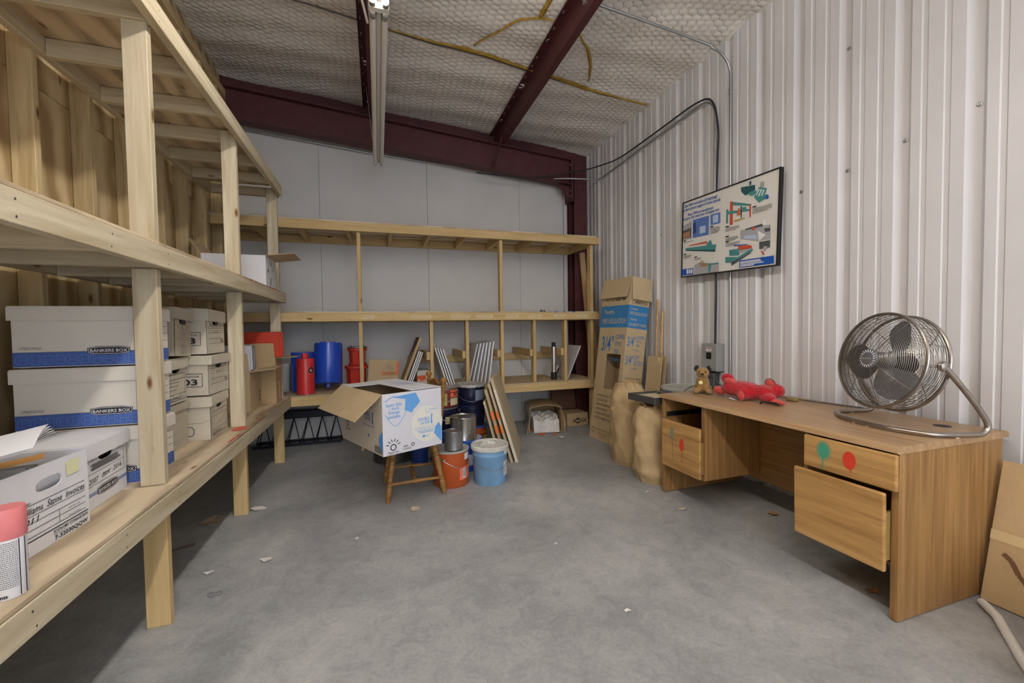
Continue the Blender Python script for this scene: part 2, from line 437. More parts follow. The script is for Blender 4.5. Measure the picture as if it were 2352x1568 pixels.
MB().add([(-1.75,YF,4.33),(3.05,YF,3.92),(3.05,5.56,3.92),(-1.75,5.56,4.33),(-1.75,YF,4.38),(3.05,YF,3.97),(3.05,5.56,3.97),(-1.75,5.56,4.38)],
         [(0,3,2,1),(4,5,6,7),(0,1,5,4),(1,2,6,5),(2,3,7,6),(3,0,4,7)]).build('roof_sheet', STEELW, ce)
def netting():
    c = np.arange(int(-1.72/HX), int(2.94/HX)+1); r = np.arange(int(1.5/HY), int(5.42/HY))
    C_, R_ = np.meshgrid(c, r); cx = C_*HX; cy = R_*HY+(np.abs(C_)%2)*HY*.5
    cx = cx.ravel(); cy = cy.ravel()
    # hexagon corners: right tip, upper right, upper left
    tip = np.stack([cx+HX*2/3, cy],-1); ur = np.stack([cx+HX/3, cy+HY/2],-1); ul = np.stack([cx-HX/3, cy+HY/2],-1); lr = np.stack([cx+HX/3, cy-HY/2],-1)
    A = np.concatenate([tip, ur, tip]); B = np.concatenate([ur, ul, lr])
    def up(P):
        x = P[:,0]; y = P[:,1]; x2 = x-.006*np.sin(y*9)-.004*np.sin(x*23+y*5); y2 = y-.006*np.sin(x*8+y*3)
        return np.stack([x2, y2, 3.80+.085*(XR-x2)+sag(x2,y2)-.0035],-1)
    A = up(A); B = up(B); k = (B[:,0] < XR-.005) & (A[:,0] < XR-.005) & (A[:,1] < 5.43) & (B[:,1] < 5.43); A = A[k]; B = B[k]
    d = B-A; l = np.linalg.norm(d[:,:2],axis=1,keepdims=True); n = np.stack([-d[:,1], d[:,0], 0*d[:,0]],-1)/l*.0011; z = np.array([0,0,-.0018])
    V = np.stack([A+n, A-n, A+z, B+n, B-n, B+z],1).reshape(-1,3); m = len(A); o = (np.arange(m)*6)[:,None]
    F = np.concatenate([o+np.array([[0,3,5,2]]), o+np.array([[2,5,4,1]]), o+np.array([[1,4,3,0]])])
    me = bpy.data.meshes.new('wire_netting'); me.from_pydata(V.tolist(), [], F.tolist())
    me.materials.append(plain('netting_wire', (128,120,114), .5, .3))
    ob = bpy.data.objects.new('wire_netting', me); COL.objects.link(ob); ob.parent = ce; ob['kind'] = 'stuff'
netting()
YELW = plain('yellow_fibreglass', (176,142,62), .9, 0, .1, noise=.35, nscale=35, bump=.5, bscale=60)
SEAM = plain('dark_seam_gap', (92,84,78), .9)
def tear(pts, ws, mat, name, dz=.016):
    mb = MB(); up = []; lo = []
    # resample
    P = []
    for i in range(len(pts)-1):
        for t in (0, .25, .5, .75): P.append((pts[i][0]+(pts[i+1][0]-pts[i][0])*t, pts[i][1]+(pts[i+1][1]-pts[i][1])*t, ws[i]+(ws[i+1]-ws[i])*t))
    P.append((pts[-1][0], pts[-1][1], ws[-1]))
    vs = []
    for i, (x, y, w) in enumerate(P):
        a = P[max(i-1,0)]; b_ = P[min(i+1,len(P)-1)]; dx, dy = b_[0]-a[0], b_[1]-a[1]; l = math.hypot(dx,dy); nx, ny = -dy/l, dx/l
        j = random.uniform(.75,1.25)
        for s_, zz in ((-1,0),(0,-.010),(1,0)):
            xx, yy = x+nx*w*.5*s_*j, y+ny*w*.5*s_*j
            vs.append((xx, yy, ceil_z(xx)+float(sag(np.array(xx),np.array(yy)))-dz+zz))
    n = len(P); fs = []
    for i in range(n-1):
        for k in (0,1): fs.append((i*3+k, i*3+k+1, (i+1)*3+k+1, (i+1)*3+k))
    o = mb.add(vs, fs, True).build(name, mat, ce); return o
tear([(0.157,3.974),(0.337,3.98),(0.577,3.99),(0.82,3.976),(1.076,3.968),(1.439,3.979),(1.75,3.988),(1.931,4.008),(2.175,4.036),(2.359,4.037),(2.6,4.02),(2.93,3.99)], [.004,.012,.03,.055,.05,.045,.055,.05,.06,.03,.02,.012], YELW, 'exposed_fibreglass')
tear([(-1.5,3.93),(-.6,3.965),(0.157,3.992),(0.577,4.02),(1.076,4.004),(1.75,4.022),(2.359,4.055),(2.93,4.0)], [.012,.014,.018,.014,.014,.014,.014,.01], SEAM, 'blanket_seam', .013)
tear([(0.924,3.902),(1.017,3.739),(1.136,3.519),(1.203,3.421),(1.362,3.318),(1.48,3.29)], [.02,.025,.03,.025,.03,.012], YELW, 'exposed_fibreglass')
tear([(1.362,3.318),(1.363,3.205),(1.375,3.05)], [.03,.045,.05], YELW, 'exposed_fibreglass')
tear([(1.741,3.342),(1.9,3.478),(2.056,3.706),(2.151,3.925)], [.02,.03,.028,.01], YELW, 'exposed_fibreglass')

# ---- steel: tapered roof beam, corner column, purlins
def ext_profile(mb, prof, p0, p1):
    """prof: closed polygon in (Y,Z) extruded from p0 to p1 along X"""
    n = len(prof); vs = [(p0[0], p0[1]+y, p0[2]+z) for y,z in prof]+[(p1[0], p1[1]+y, p1[2]+z) for y,z in prof]
    return mb.add(vs, [list(range(n)), list(range(n,2*n))[::-1]]+[(i, n+i, n+(i+1)%n, (i+1)%n) for i in range(n)])
BT = lambda x: 3.805-.083*x      # beam top
rb = thing('roof_beam', 'dark maroon sloping steel roof beam above the white back wall', 'beam', (0,5.25,0))
def Iprof(h, w, t): return [(-w/2,0),(w/2,0),(w/2,t),(t/2,t),(t/2,h-t),(w/2,h-t),(w/2,h),(-w/2,h),(-w/2,h-t),(-t/2,h-t),(-t/2,t),(-w/2,t)]
ext_profile(MB(), Iprof(.34,.15,.012), (-1.5,0,BT(-1.5)-.34), (2.56,0,BT(2.56)-.34)).build('flanged_web', MAROON, rb)
MB().add([(2.39,-.012,3.255),(2.56,-.012,3.24),(2.56,-.012,3.07),(2.39,.012,3.255),(2.56,.012,3.24),(2.56,.012,3.07)], [(0,1,2),(5,4,3),(0,3,4,1),(1,4,5,2),(2,5,3,0)]).build('haunch_plate', MAROON, rb)
MB().bbox(2.56, 2.58, -.085, .085, 3.05, 3.60, .002).build('end_plate', MAROON, rb)
for z in (3.10,3.17,3.42,3.52):
    for y in (-.055,.055): MB().lathe([(.012,0),(.012,.012),(.0,.012)], 6, Matrix.Translation((2.56,y,z)) @ Matrix.Rotation(-math.pi/2,4,'Y'), False, cap1=False).build('bolt', GALV, rb)
MB().tube([(1.56,-.17,3.73),(1.44,-.06,3.335)], .014, 4, smooth=False).build('flange_brace', MAROON, rb)
cl = thing('steel_column', 'maroon steel column standing in the corner by the ribbed wall', 'column', (2.735,5.345,0))
MB().box(-.095,.095,-.095,-.083,0,3.56).box(-.095,.095,.083,.095,0,3.56).box(-.005,.005,-.083,.083,0,3.56).build('flanged_shaft', MAROON, cl)
MB().bbox(-.155,-.10,-.085,.085,3.05,3.58,.002).build('connection_plate', MAROON, cl)
MB().box(-.095,.095,-.082,.082,3.24,3.25).build('stiffener', MAROON, cl)
MB().bbox(-.12,.12,-.1,.1,0,.012,.002).build('base_plate', MAROON, cl)
def purlin(x, label):
    p = thing('roof_purlin', label, 'beam', (x,0,0), group=None)
    zt = ceil_z(x)-.022; zb = BT(x)+.001; w = .066; t = .004
    prof = [(0,zb),(w,zb),(w,zb+.018),(w-t,zb+.018),(w-t,zb+t),(t,zb+t),(t,zt),(-w,zt),(-w,zt-.018),(-w+t,zt-.018),(-w+t,zt-t),(0,zt-t)]
    n = len(prof); y0, y1 = YF, 5.44
    MB().add([(a,y0,z) for a,z in prof]+[(a,y1,z) for a,z in prof], [list(range(n))[::-1], list(range(n,2*n))]+[(i,(i+1)%n,n+(i+1)%n,n+i) for i in range(n)]).build('z_section', MAROON, p)
    for k in range(14):
        y = 2.6+k*.19+random.uniform(-.05,.05); MB().box(-w+.022,-w+.027,y,y+.03,zt-t-.003,zt-t).build('staple', PAPER, p)
    return p
purlin(1.553, 'maroon steel roof purlin lying on the beam between yellow tears')
purlin(-.045, 'steel roof purlin directly above the fluorescent strip lights')
purlin(-1.66, 'steel roof purlin above the stud wall top plate')

# ---- strip lights
TUBEOFF = plain('white_lamp_glass', (236,230,222), .25, 0, .5)
FIXW = plain('white_enamel', (226,222,216), .4)
def emit(k):
    m, nt, b = newmat('lit_lamp_glass'); b.inputs['Emission Color'].default_value = LAMP_COL+(1,); b.inputs['Emission Strength'].default_value = TUBE_POWER*k
    b.inputs['Base Color'].default_value = (1,1,1,1); return m
def strip_light(y0, lit, label):
    t = thing('strip_light', label, 'light', (.05, y0, 3.2))
    Ls = 2.42
    MB().bbox(-.056,.056,.01,Ls-.01,.032,.085,.004).build('channel', FIXW, t)
    MB().add([(-.03,.02,.032),(.03,.02,.032),(.012,.02,.012),(-.012,.02,.012),(-.03,Ls-.02,.032),(.03,Ls-.02,.032),(.012,Ls-.02,.012),(-.012,Ls-.02,.012)],
             [(0,1,2,3)[::-1],(4,5,6,7),(0,3,7,4),(3,2,6,7),(2,1,5,6),(1,0,4,5)]).build('ballast_cover', FIXW, t)
    for s_ in (-1,1):
        MB().tube([(.035*s_,.075,0),(.035*s_,Ls-.03,0)], .0185, 14).build('lamp_tube', emit(lit) if lit else TUBEOFF, t)
        for y in (.045, Ls-.03):
            MB().tube([(.035*s_,y,0),(.035*s_,y+.03,0)], .0195, 14).build('end_cap', GALV, t)
            MB().bbox(.035*s_-.014,.035*s_+.014,y-.028,y-.002,-.014,.034,.004).build('lamp_holder', FIXW, t)
    MB().bbox(-.058,.058,-.02,.02,-.012,.088,.003).build('end_plate', FIXW, t)
    for y in (.3, Ls-.3):
        for xx in (-.05,.05): MB().tube([(xx,y,.08),(xx-.06 if xx<0 else xx-.1,y,BT(.0)+.08-3.2)], .0022, 5).build('hanger_wire', GALV, t)
    return t
strip_light(2.62, 0, 'unlit twin tube strip light reaching to the maroon roof beam')
strip_light(.17, .8, 'lit twin tube strip light in line with the unlit one')
strip_light(-2.28, 1.2, 'lit twin tube strip light behind the first lit one')
strip_light(-4.73, 1.7, 'lit twin tube strip light added out of view to brighten the back wall')  # unseen lamp, added to even out the light on the back wall
MB().tube([(-.12,2.45,3.9),(-.10,2.62,3.62),(-.06,2.78,3.4),(-.0155,2.86,3.265)], .008, 8).build('light_cable', plain('grey_flex', (186,180,172), .5)) 
tag(bpy.data.objects['light_cable'], 'grey armoured flex feeding the unlit strip light', 'cable')

# ---- conduits, cable, switch gear on the ribbed wall
def smooth_path(pts, n=6):
    P = [Vector(p) for p in pts]; out = []
    for i in range(len(P)-1):
        p0 = P[max(i-1,0)]; p1 = P[i]; p2 = P[i+1]; p3 = P[min(i+2,len(P)-1)]
        for k in range(n):
            t = k/n
            out.append(.5*((2*p1)+(-p0+p2)*t+(2*p0-5*p1+4*p2-p3)*t*t+(-p0+3*p1-3*p2+p3)*t**3))
    out.append(P[-1]); return out
def arc(c, a, b, r, n=8):
    """quarter bend around corner point c from direction a to direction b"""
    a = Vector(a); b = Vector(b); c = Vector(c)
    o = c+a*r+b*r
    return [o-(b*math.cos(t*math.pi/2/n)+a*math.sin(t*math.pi/2/n))*r for t in range(n+1)]
ca = thing('wall_conduit', 'thin steel conduit run from the roof beam down to the switch box', 'conduit')
p = [(-1.38,5.42,3.574),(-.04,5.42,3.467),(1.0,5.42,3.42),(2.0,5.42,3.375),(2.2,5.36,3.35),(2.5,5.11,3.30),(2.86,5.06,3.305),(2.92,5.0,3.31),(2.922,4.19,3.335),(2.922,3.5,3.35)]
p = p[:7]+[tuple(q) for q in smooth_path(p[6:9],4)]+[(2.922,3.5,3.35)]
p += [tuple(q) for q in arc((2.922,3.018,3.36), (0,1,0), (0,0,-1), .17)]+[(2.922,3.018,2.4),(2.925,3.013,1.135)]
MB().tube(p, .0095, 10).build('pipe', GALV, ca)
for q0, q1 in (((2.922,3.018,2.86),(2.922,3.018,2.93)), ((2.1,5.40,3.362),(2.16,5.375,3.356)), ((2.922,4.3,3.332),(2.922,4.35,3.331))): MB().tube([q0,q1], .0125, 10).build('coupling', GALV, ca)
cb = thing('wall_conduit', 'steel conduit crossing from the purlin and dropping straight behind the desk', 'conduit')
p = [(1.52,2.86,3.765),(2.4,2.86,3.69),(2.72,2.86,3.655)]+[tuple(q) for q in arc((2.932,2.858,3.635),(-1,0,0),(0,0,-1),.2)]+[(2.932,2.857,2.0),(2.932,2.857,.45)]
MB().tube(p, .011, 10).build('pipe', GALV, cb)
MB().tube([(2.932,2.858,3.28),(2.932,2.858,3.34)], .0145, 10).build('coupling', GALV, cb)
MB().bbox(1.53,1.57,2.845,2.875,3.73,3.79,.003).build('beam_clamp', GALV, cb)
pts = [(1.231,5.16,3.27),(1.84,5.15,3.262),(2.21,5.14,3.315),(2.62,5.12,3.41),(2.80,4.98,3.43),(2.90,4.6,3.40),(2.90,4.159,3.385),(2.90,3.66,3.39),(2.90,3.23,3.39),(2.895,3.03,3.31),(2.90,2.962,3.05),(2.90,2.965,2.8),(2.90,2.975,2.5),(2.90,2.98,2.1),(2.90,2.98,1.72),(2.90,2.98,1.48),(2.895,2.985,1.17),(2.895,2.985,1.137)]
MB().tube(smooth_path(pts,6), .0085, 8).build('power_cable', RUBBER); tag(bpy.data.objects['power_cable'], 'black power cable draped along the conduit and behind the poster', 'cable')
GREYP = plain('grey_enamel', (150,152,150), .45)
sb = thing('switch_box', 'grey steel switch box on the ribbed wall above the plush dog', 'switch box', (2.948,3.02,.885))
MB().bbox(-.085,0,-.092,.092,0,.25,.004).build('body', GREYP, sb)
MB().bbox(-.092,-.085,-.088,.088,.006,.244,.002).build('cover', GREYP, sb)
MB().bbox(-.0945,-.092,-.03,.03,.11,.17,.001).build('breaker_window', BLACKP, sb)
MB().bbox(-.108,-.094,-.012,.006,.128,.15,.003).build('switch_lever', BLACKP, sb)
fr = frame((-.0922,.03,.18),(0,-1,0),(0,0,1)); MB().bar(fr,0,0,.06,.035).build('label_sticker', PAPER, sb); m_ = MB().bar(fr,.004,.024,.056,.031,.001); m_.build('warning_strip', plain('warning_red',(196,60,48),.6), sb)
mk = MB()
for i in range(4): mk.bar(fr,.02,.004+i*.0045,.05,.0055+i*.0045,.001)
mk.build('sticker_print', INKG, sb)
ob_ = thing('outlet_box', 'dark covered outlet below the grey switch box', 'outlet', (2.948,3.05,.72))
MB().bbox(-.045,0,-.065,.065,0,.16,.006).build('body', plain('dark_grey_plastic',(70,72,74),.5), ob_)
MB().bbox(-.06,-.045,-.06,.06,.01,.15,.008).build('flip_cover', plain('slate_plastic',(88,92,96),.45), ob_)

# ================================================================ LUMBER SHELVES
sh = thing('lumber_shelf', 'three tier pale lumber shelf unit along the plywood stud wall', 'shelf')
TIERS = [(.525,.614,.632), (1.580,1.669,1.683), (2.618,2.707,2.720)]
jy = [4.612-.4065*k for k in range(0, 14)]
for i, (z0, z1, zt) in enumerate(TIERS):
    ye = (4.668, 4.622, 4.575)[i]
    lum(sh, 'front_board', -.900, -.862, -.9, ye, z0, z1, PINE)
    lum(sh, 'ledger', -1.506, -1.468, -.9, 4.66 if i else 5.41, z0+.012*(i>0), z1+.012*(i>0), PINE)
    for y in jy:
        if y > -.9: lum(sh, 'joist', -1.467, -.901, y, y+.038, z0+.004, z1-.001, PINE)
    for a, b_ in ((-.9,1.19),(1.19,2.185),(2.185,ye if i else 4.668)):
        if i == 0 and b_ > 4.6: b_ = 5.41
        lum(sh, 'plywood_deck', -1.505, -.866, a+.001, b_-.001, z1+.001, zt, DECK, .002)
for y in (-.15, 1.0, 2.19, 3.35, 4.563):
    for z0, z1 in ((0,.524),(.633,1.579),(1.684,2.617+.07)):
        lum(sh, 'post' if z0 else 'leg', -.998, -.909, y, y+.038, z0, z1, PINE if z0 else PINE2)
# paint marks on front edges
RPAINT = plain('red_spray_mark', (206,96,70), .7)
mk = MB(); fr = frame((-.8615,0,1.67),(0,1,0),(0,0,1))
for a, b_ in ((3.42,3.46),(3.53,3.57),(3.97,4.03),(4.05,4.10),(4.13,4.15),(4.18,4.21),(4.6,4.62)): mk.bar(fr,a,.001,b_,.011,.0012)
fr = frame((0,0,.6325),(1,0,0),(0,1,0))
mk.disc(fr,-.925,3.28,.045,16,.0012,.075)
for a, b_ in ((2.9,3.02),(3.05,3.1),(3.55,3.62),(4.1,4.14)): mk.bar(fr,-.885,a,-.868,b_,.0012)
mk.build('spray_marks', RPAINT, sh)
# nail heads on the front boards
nl = MB()
for z0, z1, zt in TIERS:
    for y in jy:
        if y > .9:
            for zz in (.22,.72): nl.disc(frame((-.8618,y+.019,z0+(z1-z0)*zz),(0,1,0),(0,0,1)),random.uniform(-.01,.01),0,.0035,8)
o = nl.build('nail_heads', plain('nail_steel',(96,90,88),.5,.6), sh); o['kind'] = 'stuff'

bs = thing('lumber_shelf', 'golden lumber shelf unit with upright dividers against the white back wall', 'shelf')
BT_ = [(.531,.620,.637), (1.397,1.486,1.498), (2.343,2.432,2.446)]
xr = (2.665, 2.683, 2.694)
for i, (z0, z1, zt) in enumerate(BT_):
    xl = -.86 if i == 0 else -1.50
    lum(bs, 'front_board', xl, xr[i], 4.670, 4.708, z0, z1, PINE2)
    lum(bs, 'back_board', xl, 2.66, 5.416, 5.454, z0, z1, PINE2)
    xs = [x for x in (-1.49,-1.18,-.775,-.300,.140,.562,.976,1.393,1.817,2.236) if x > xl+.1]+[2.622]
    for x in xs: lum(bs, 'joist', x, x+.038, 4.709, 5.415, z0+.002, z1-.002, PINE2)
    seg = [xl]+[x for x in (.6,1.2) if x > xl]+[2.655]
    if i != 1 or True:
        a, b_ = (xl, .72), (.72, 2.655)
        for q in (a, b_): lum(bs, 'plywood_deck', q[0]+.001, q[1]-.001, 4.674, 5.45, z1+.001, zt, DECK if i else KRAFT2, .001)
for x in (-.194,1.385,2.585):
    lum(bs, 'upright', x, x+.038, 4.712, 4.80, 1.499, 2.342, PINE2)
for x in (-.194,.555,.965,1.388,1.798,2.214,2.585):
    lum(bs, 'upright', x, x+.038, 4.712, 4.80, .638, 1.396, PINE2)
    if .5 < x < 2.4:
        lum(bs, 'divider_brace', x-.039, x-.001, 4.73, 5.41, .955, 1.042, PINE2)
lum(bs, 'rear_rail', .35, 2.66, 5.414, 5.452, .868, .957, PINE2)
for x in (-.2,1.40,2.60):
    lum(bs, 'leg', x, x+.038, 4.712, 4.80, 0, .530, PINE2)
    lum(bs, 'leg', x, x+.038, 5.33, 5.415, 0, .530, PINE2)
# tape labels along the middle board
fx = [(-.15,-.02),(.34,.58),(.78,1.02),(1.08,1.28),(1.43,1.61),(1.72,1.90),(2.05,2.22),(2.35,2.53)]
for a, b_ in fx:
    fr = frame((a,4.6695,1.418),(1,0,0),(0,0,1)); w = b_-a; s_ = random.uniform(0,.03)
    o = MB().poly(fr,[(0,0),(w-s_,0),(w,.042),(.012,.042)],.0008).build('tape_label', MASKT, bs)
    q = MB()
    for r in range(2):
        x = .018
        while x < w-.04:
            l = random.uniform(.006,.018); q.line(fr,x,.026-r*.017,x+l,.030-r*.017+random.uniform(-.004,.004),.0018,.0013); q.line(fr,x+l*.5,.022-r*.017,x+l*.6,.034-r*.017,.0014,.0013); x += l+.006
    q.build('handwriting', PENCIL, o)
BTAPE = plain('blue_tape',(70,110,190),.6)
q = MB()
for x in (2.06,2.17,2.30): q.bar(frame((x,4.669,1.487),(1,0,0),(0,0,1)),0,0,.045,.011,.0015)
q.build('blue_tape_bits', BTAPE, bs)
nl = MB()
for z0, z1, zt in BT_:
    for x in (-.75,-.28,.16,.58,.995,1.41,1.836,2.255,2.64):
        for zz in (.22,.75): nl.disc(frame((x+random.uniform(-.01,.01),4.6695,z0+(z1-z0)*zz),(1,0,0),(0,0,1)),0,0,.0038,8)
o = nl.build('nail_heads', plain('nail_steel_dark',(84,66,48),.5,.4), bs); o['kind'] = 'stuff'

# ================================================================ BOXES ON THE LEFT SHELF
def open_slab(mb, x0, x1, y0, y1, z0, z1, hole=None, t=.004):
    """wall in the YZ plane at x0..x1 with an optional oval hand hole (cy,cz,ry,rz)"""
    if not hole: return mb.box(x0, x1, y0, y1, z0, z1)
    cy, cz, ry, rz = hole; n = 16
    out = []
    for k in range(n):
        a = 2*math.pi*(k+.5)/n
        c, s_ = math.cos(a), math.sin(a)
        q = 1/max(abs(c)/(ry), abs(s_)/(rz))          # box-like
        e = ((abs(c)**3+abs(s_)**3)**(-1/3.))
        out.append((cy+ry*c*e, cz+rz*s_*e))
    # bridge to rectangle: project each hole point to the border
    rect = []
    for (y, z) in out:
        dy, dz = y-cy, z-cz
        k = min([(y1-cy)/dy if dy > 1e-9 else 1e9, (y0-cy)/dy if dy < -1e-9 else 1e9, (z1-cz)/dz if dz > 1e-9 else 1e9, (z0-cz)/dz if dz < -1e-9 else 1e9])
        rect.append((cy+dy*k, cz+dz*k))
    # add true corners
    vs = []; fs = []
    for x in (x0, x1):
        for (y, z) in out: vs.append((x,y,z))
        for (y, z) in rect: vs.append((x,y,z))
    N2 = 2*n
    for k in range(n):
        k2 = (k+1)%n
        fs.append((k, n+k, n+k2, k2)); fs.append((N2+k, N2+k2, N2+n+k2, N2+n+k))
        fs.append((k, k2, N2+k2, N2+k))
        # corner fill
        a, b_ = rect[k], rect[k2]
        if abs(a[0]-b_[0]) > 1e-6 and abs(a[1]-b_[1]) > 1e-6:
            cyy = y1 if max(a[0],b_[0]) > y1-1e-6 else y0; czz = z1 if max(a[1],b_[1]) > z1-1e-6 else z0
            o = len(vs); vs += [(x0,cyy,czz),(x1,cyy,czz)]
            fs.append((n+k, o, n+k2)); fs.append((N2+n+k, N2+n+k2, o+1))
    return mb.add(vs, fs)

def file_box(label, loc, rz, L_, W, H_, mat, group=None, lid=True, lidmat=None, hole=True, tilt=0.0, lid_h=.055, lidrot=0.0, seam=None, inside=None):
    """storage carton; origin bottom centre of the end that faces +X; runs back along -X; W along Y"""
    t = thing('storage_box', label, 'box', loc, 0, group, rot=(tilt,0,rz))
    w = W/2
    mb = MB(); open_slab(mb, -.004, 0, -w, w, 0, H_, (0, H_*.76, .052, .02) if hole else None)
    mb.build('end_panel', mat, t)
    MB().box(-L_, -.0041, -w, -w+.004, 0, H_).build('side_panel', mat, t); MB().box(-L_, -.0041, w-.004, w, 0, H_).build('side_panel', mat, t)
    MB().box(-L_, -L_+.004, -w+.0041, w-.0041, 0, H_).build('end_panel', mat, t)
    MB().box(-L_+.0041, -.0041, -w+.0041, w-.0041, 0, .006).build('base', mat, t)
    if hole: MB().box(-.05, -.046, -w+.006, w-.006, .02, H_-.02).build('hole_backing', inside or SHADEIN, t)
    if lid:
        lm = lidmat or mat; g = .007; a = lidrot
        l = MB()
        l.box(-L_-g, g, -w-g, w+g, H_+.001, H_+.006)
        l.box(g-.004, g+.004, -w-g, w+g, H_-lid_h, H_+.001); l.box(-L_-g-.004, -L_-g, -w-g, w+g, H_-lid_h, H_+.001)
        l.box(-L_-g, g-.004, -w-g-.004, -w-g+.002, H_-lid_h, H_+.001); l.box(-L_-g, g-.004, w+g-.002, w+g+.004, H_-lid_h, H_+.001)
        o = l.build('lid', lm, t)
        if a: o.rotation_euler = (a[0],a[1],a[2]); o.location = (a[3],a[4],a[5])
    return t
SHADEIN = plain('shaded_inside', (46,38,34), .9)  # shade inside the boxes, painted on a sheet behind the hand holes
def end_frame(W, e=0.0): return frame((.0005+e, -W/2, 0), (0,1,0), (0,0,1))        # on the +X end, u to +Y
def side_frame(L_, W): return frame((-L_, -W/2-.0005, 0), (1,0,0), (0,0,1))          # on the -Y side, u to +X

def logo_plate(parent, fr, x, y, w, h, txt='BANKERS BOX'):
    mb = MB(); pts = []
    k = .16
    def shape(m): return [(x+m,y+h*k+m*.5),(x+w*.25,y+m),(x+w*.75,y+m),(x+w-m,y+h*k+m*.5),(x+w-m,y+h*(1-k)-m*.5),(x+w*.75,y+h-m),(x+w*.25,y+h-m),(x+m,y+h*(1-k)-m*.5)]
    mb.poly(fr, shape(0), .0012); mb.build('logo_plate', INK, parent)
    MB().outline(fr, shape(.004), .002, .0016).text(fr, txt, x+w*.06, y+h*.30, h*.52, w*.88, bold=.012, e=.0018).build('logo_text', PAPER, parent)

# ---- three stacked long white and blue cartons
def bankers(label, z, dx, dy, rz, grp):
    Lb, Wb, Hb = .415, .30, .252
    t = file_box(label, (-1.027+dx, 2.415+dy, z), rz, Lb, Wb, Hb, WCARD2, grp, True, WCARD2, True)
    fr = side_frame(Lb, Wb)
    MB().bar(fr, 0, .003, Lb, .062, .0008).build('blue_band', BLUEI, t)
    q = MB(); q.bar(fr, 0, .062, Lb, .064, .001)
    q.text(fr, '///FAST//FOLD', .02, .074, .016, .075, .005, .3); q.build('printed_lines', INKG, t)
    o = MB()
    for k in range(10):
        a = .01+k*.041
        o.outline(fr,[(a,.02),(a+.012,.012),(a+.034,.012),(a+.034,.05),(a+.012,.05),(a,.042)],.0022,.0011); o.line(fr,a+.012,.031,a+.03,.031,.002,.0011); o.line(fr,a+.012,.012,a+.012,.05,.002,.0011)
    o.build('embossed_pattern', plain('pale_blue_ink',(104,134,200),.65), t)
    logo_plate(t, fr, .247, .048, .15, .036)
    fe = end_frame(Wb)
    MB().bar(fe, 0, .003, Wb, .062, .0008).build('blue_band', BLUEI, t)
    q = MB()
    for zz in (.1,.135,.17): q.bar(fe,.01,zz,Wb-.01,zz+.0018)
    q.bar(fe,.03,.18,.09,.188); q.line(fe,.2,.115,.215,.115,.003); q.line(fe,.225,.112,.235,.128,.003); q.build('printed_lines', INK, t)
    logo_plate(t, fe, .09, .066, .13, .03)
    return t
g = 'long white cartons with a blue band'
bankers('white carton with blue band, topmost of its stack behind the lumber post', 1.163, -.004, .006, .0, g)
bankers('white carton with blue band, middle of its stack of three', .8985, -.0, -.004, .008, g)
bankers('white carton with blue band at the bottom of its stack on the deck', .633, .004, .0, -.005, g)

# ---- open economy box with papers
W_, H_, L_ = .335, .262, .40
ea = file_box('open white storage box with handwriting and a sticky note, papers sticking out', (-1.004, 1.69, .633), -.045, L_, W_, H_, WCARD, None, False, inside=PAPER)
fe = end_frame(W_); q = MB()
q.text(fe,'RECORD SERIES:',.02,.157,.0105,.075,.004)
for z in (.153,.119,.098,.077,.056): q.bar(fe,.02,z,W_-.02,z+.0016)
q.bar(fe,.02,.044,W_-.008,.0475); q.bar(fe,.20,.056,.2015,.098); q.text(fe,'TO:',.165,.124,.009)
q.text(fe,'DESTROY ON',.24,.084,.007,.05); q.text(fe,'BOX LOCATION',.24,.06,.006,.05); q.text(fe,'MFD:',.02,.06,.01)
q.text(fe,'ECONOMY STORAGE BOX',.175,.030,.0145,.15,.012); q.text(fe,'REORDER NO.',.178,.0225,.006,.05)
q.text(fe,'7-32030QQW',.178,.0065,.019,.145,.02); q.text(fe,'uline.com',.03,.010,.012,.05,.006,.2)
q.build('printed_form', INK, ea)
MB().text(fe,'Williams  Stone  Invoices',.05,.126,.030,.265,.004,.25).text(fe,'2011',.048,.096,.026,.075,.004,.25).build('handwriting', INK, ea)
MB().poly(fe,[(.235,.195),(.29,.197),(.292,.245),(.233,.243)],.002).build('sticky_note', plain('yellow_sticky_note',(226,226,180),.8), ea)
# papers in the open box: a thing of its own each
def sheet(label, loc, rot, w, h, mat, bend=.02, name='paper_sheet', grp=None):
    mb = MB(); n = 7; vs = []; fs = []
    for i in range(n):
        for j in range(n):
            x = (i/(n-1)-.5)*w; y = (j/(n-1)-.5)*h; z = bend*((i/(n-1))**2+.4*math.sin(j/(n-1)*3))
            vs.append((x,y,z))
    for i in range(n-1):
        for j in range(n-1): fs.append((i*n+j,(i+1)*n+j,(i+1)*n+j+1,i*n+j+1))
    m = len(vs); vs += [(x,y,z-.0012) for x,y,z in vs]; fs += [tuple(a+m for a in f[::-1]) for f in fs]
    bd = [i*n for i in range(n)]+[(n-1)*n+j for j in range(1,n)]+[i*n+n-1 for i in range(n-2,-1,-1)]+[j for j in range(n-2,0,-1)]
    for k in range(len(bd)): a = bd[k]; b_ = bd[(k+1)%len(bd)]; fs.append((a,a+m,b_+m,b_))
    o = mb.add(vs, fs, True).build(name, mat, None, loc=loc, rot=rot); tag(o, label, 'paper', grp); return o
for i in range(5):
    sheet('white invoice sheet in the sheaf lying across the open storage box', (-1.16+.006*i, 1.60-.012*i, .934+.006*i), (.10+.015*i, -.13, .12+.06*i), .36, .20, PAPER, .018, grp='sheaf of invoices in the open box')
sheet('orange envelope poking from the open storage box', (-1.12,1.715,.892), (.1,-.05,.5), .16,.06, plain('orange_paper',(232,176,104),.7), .01, 'envelope')
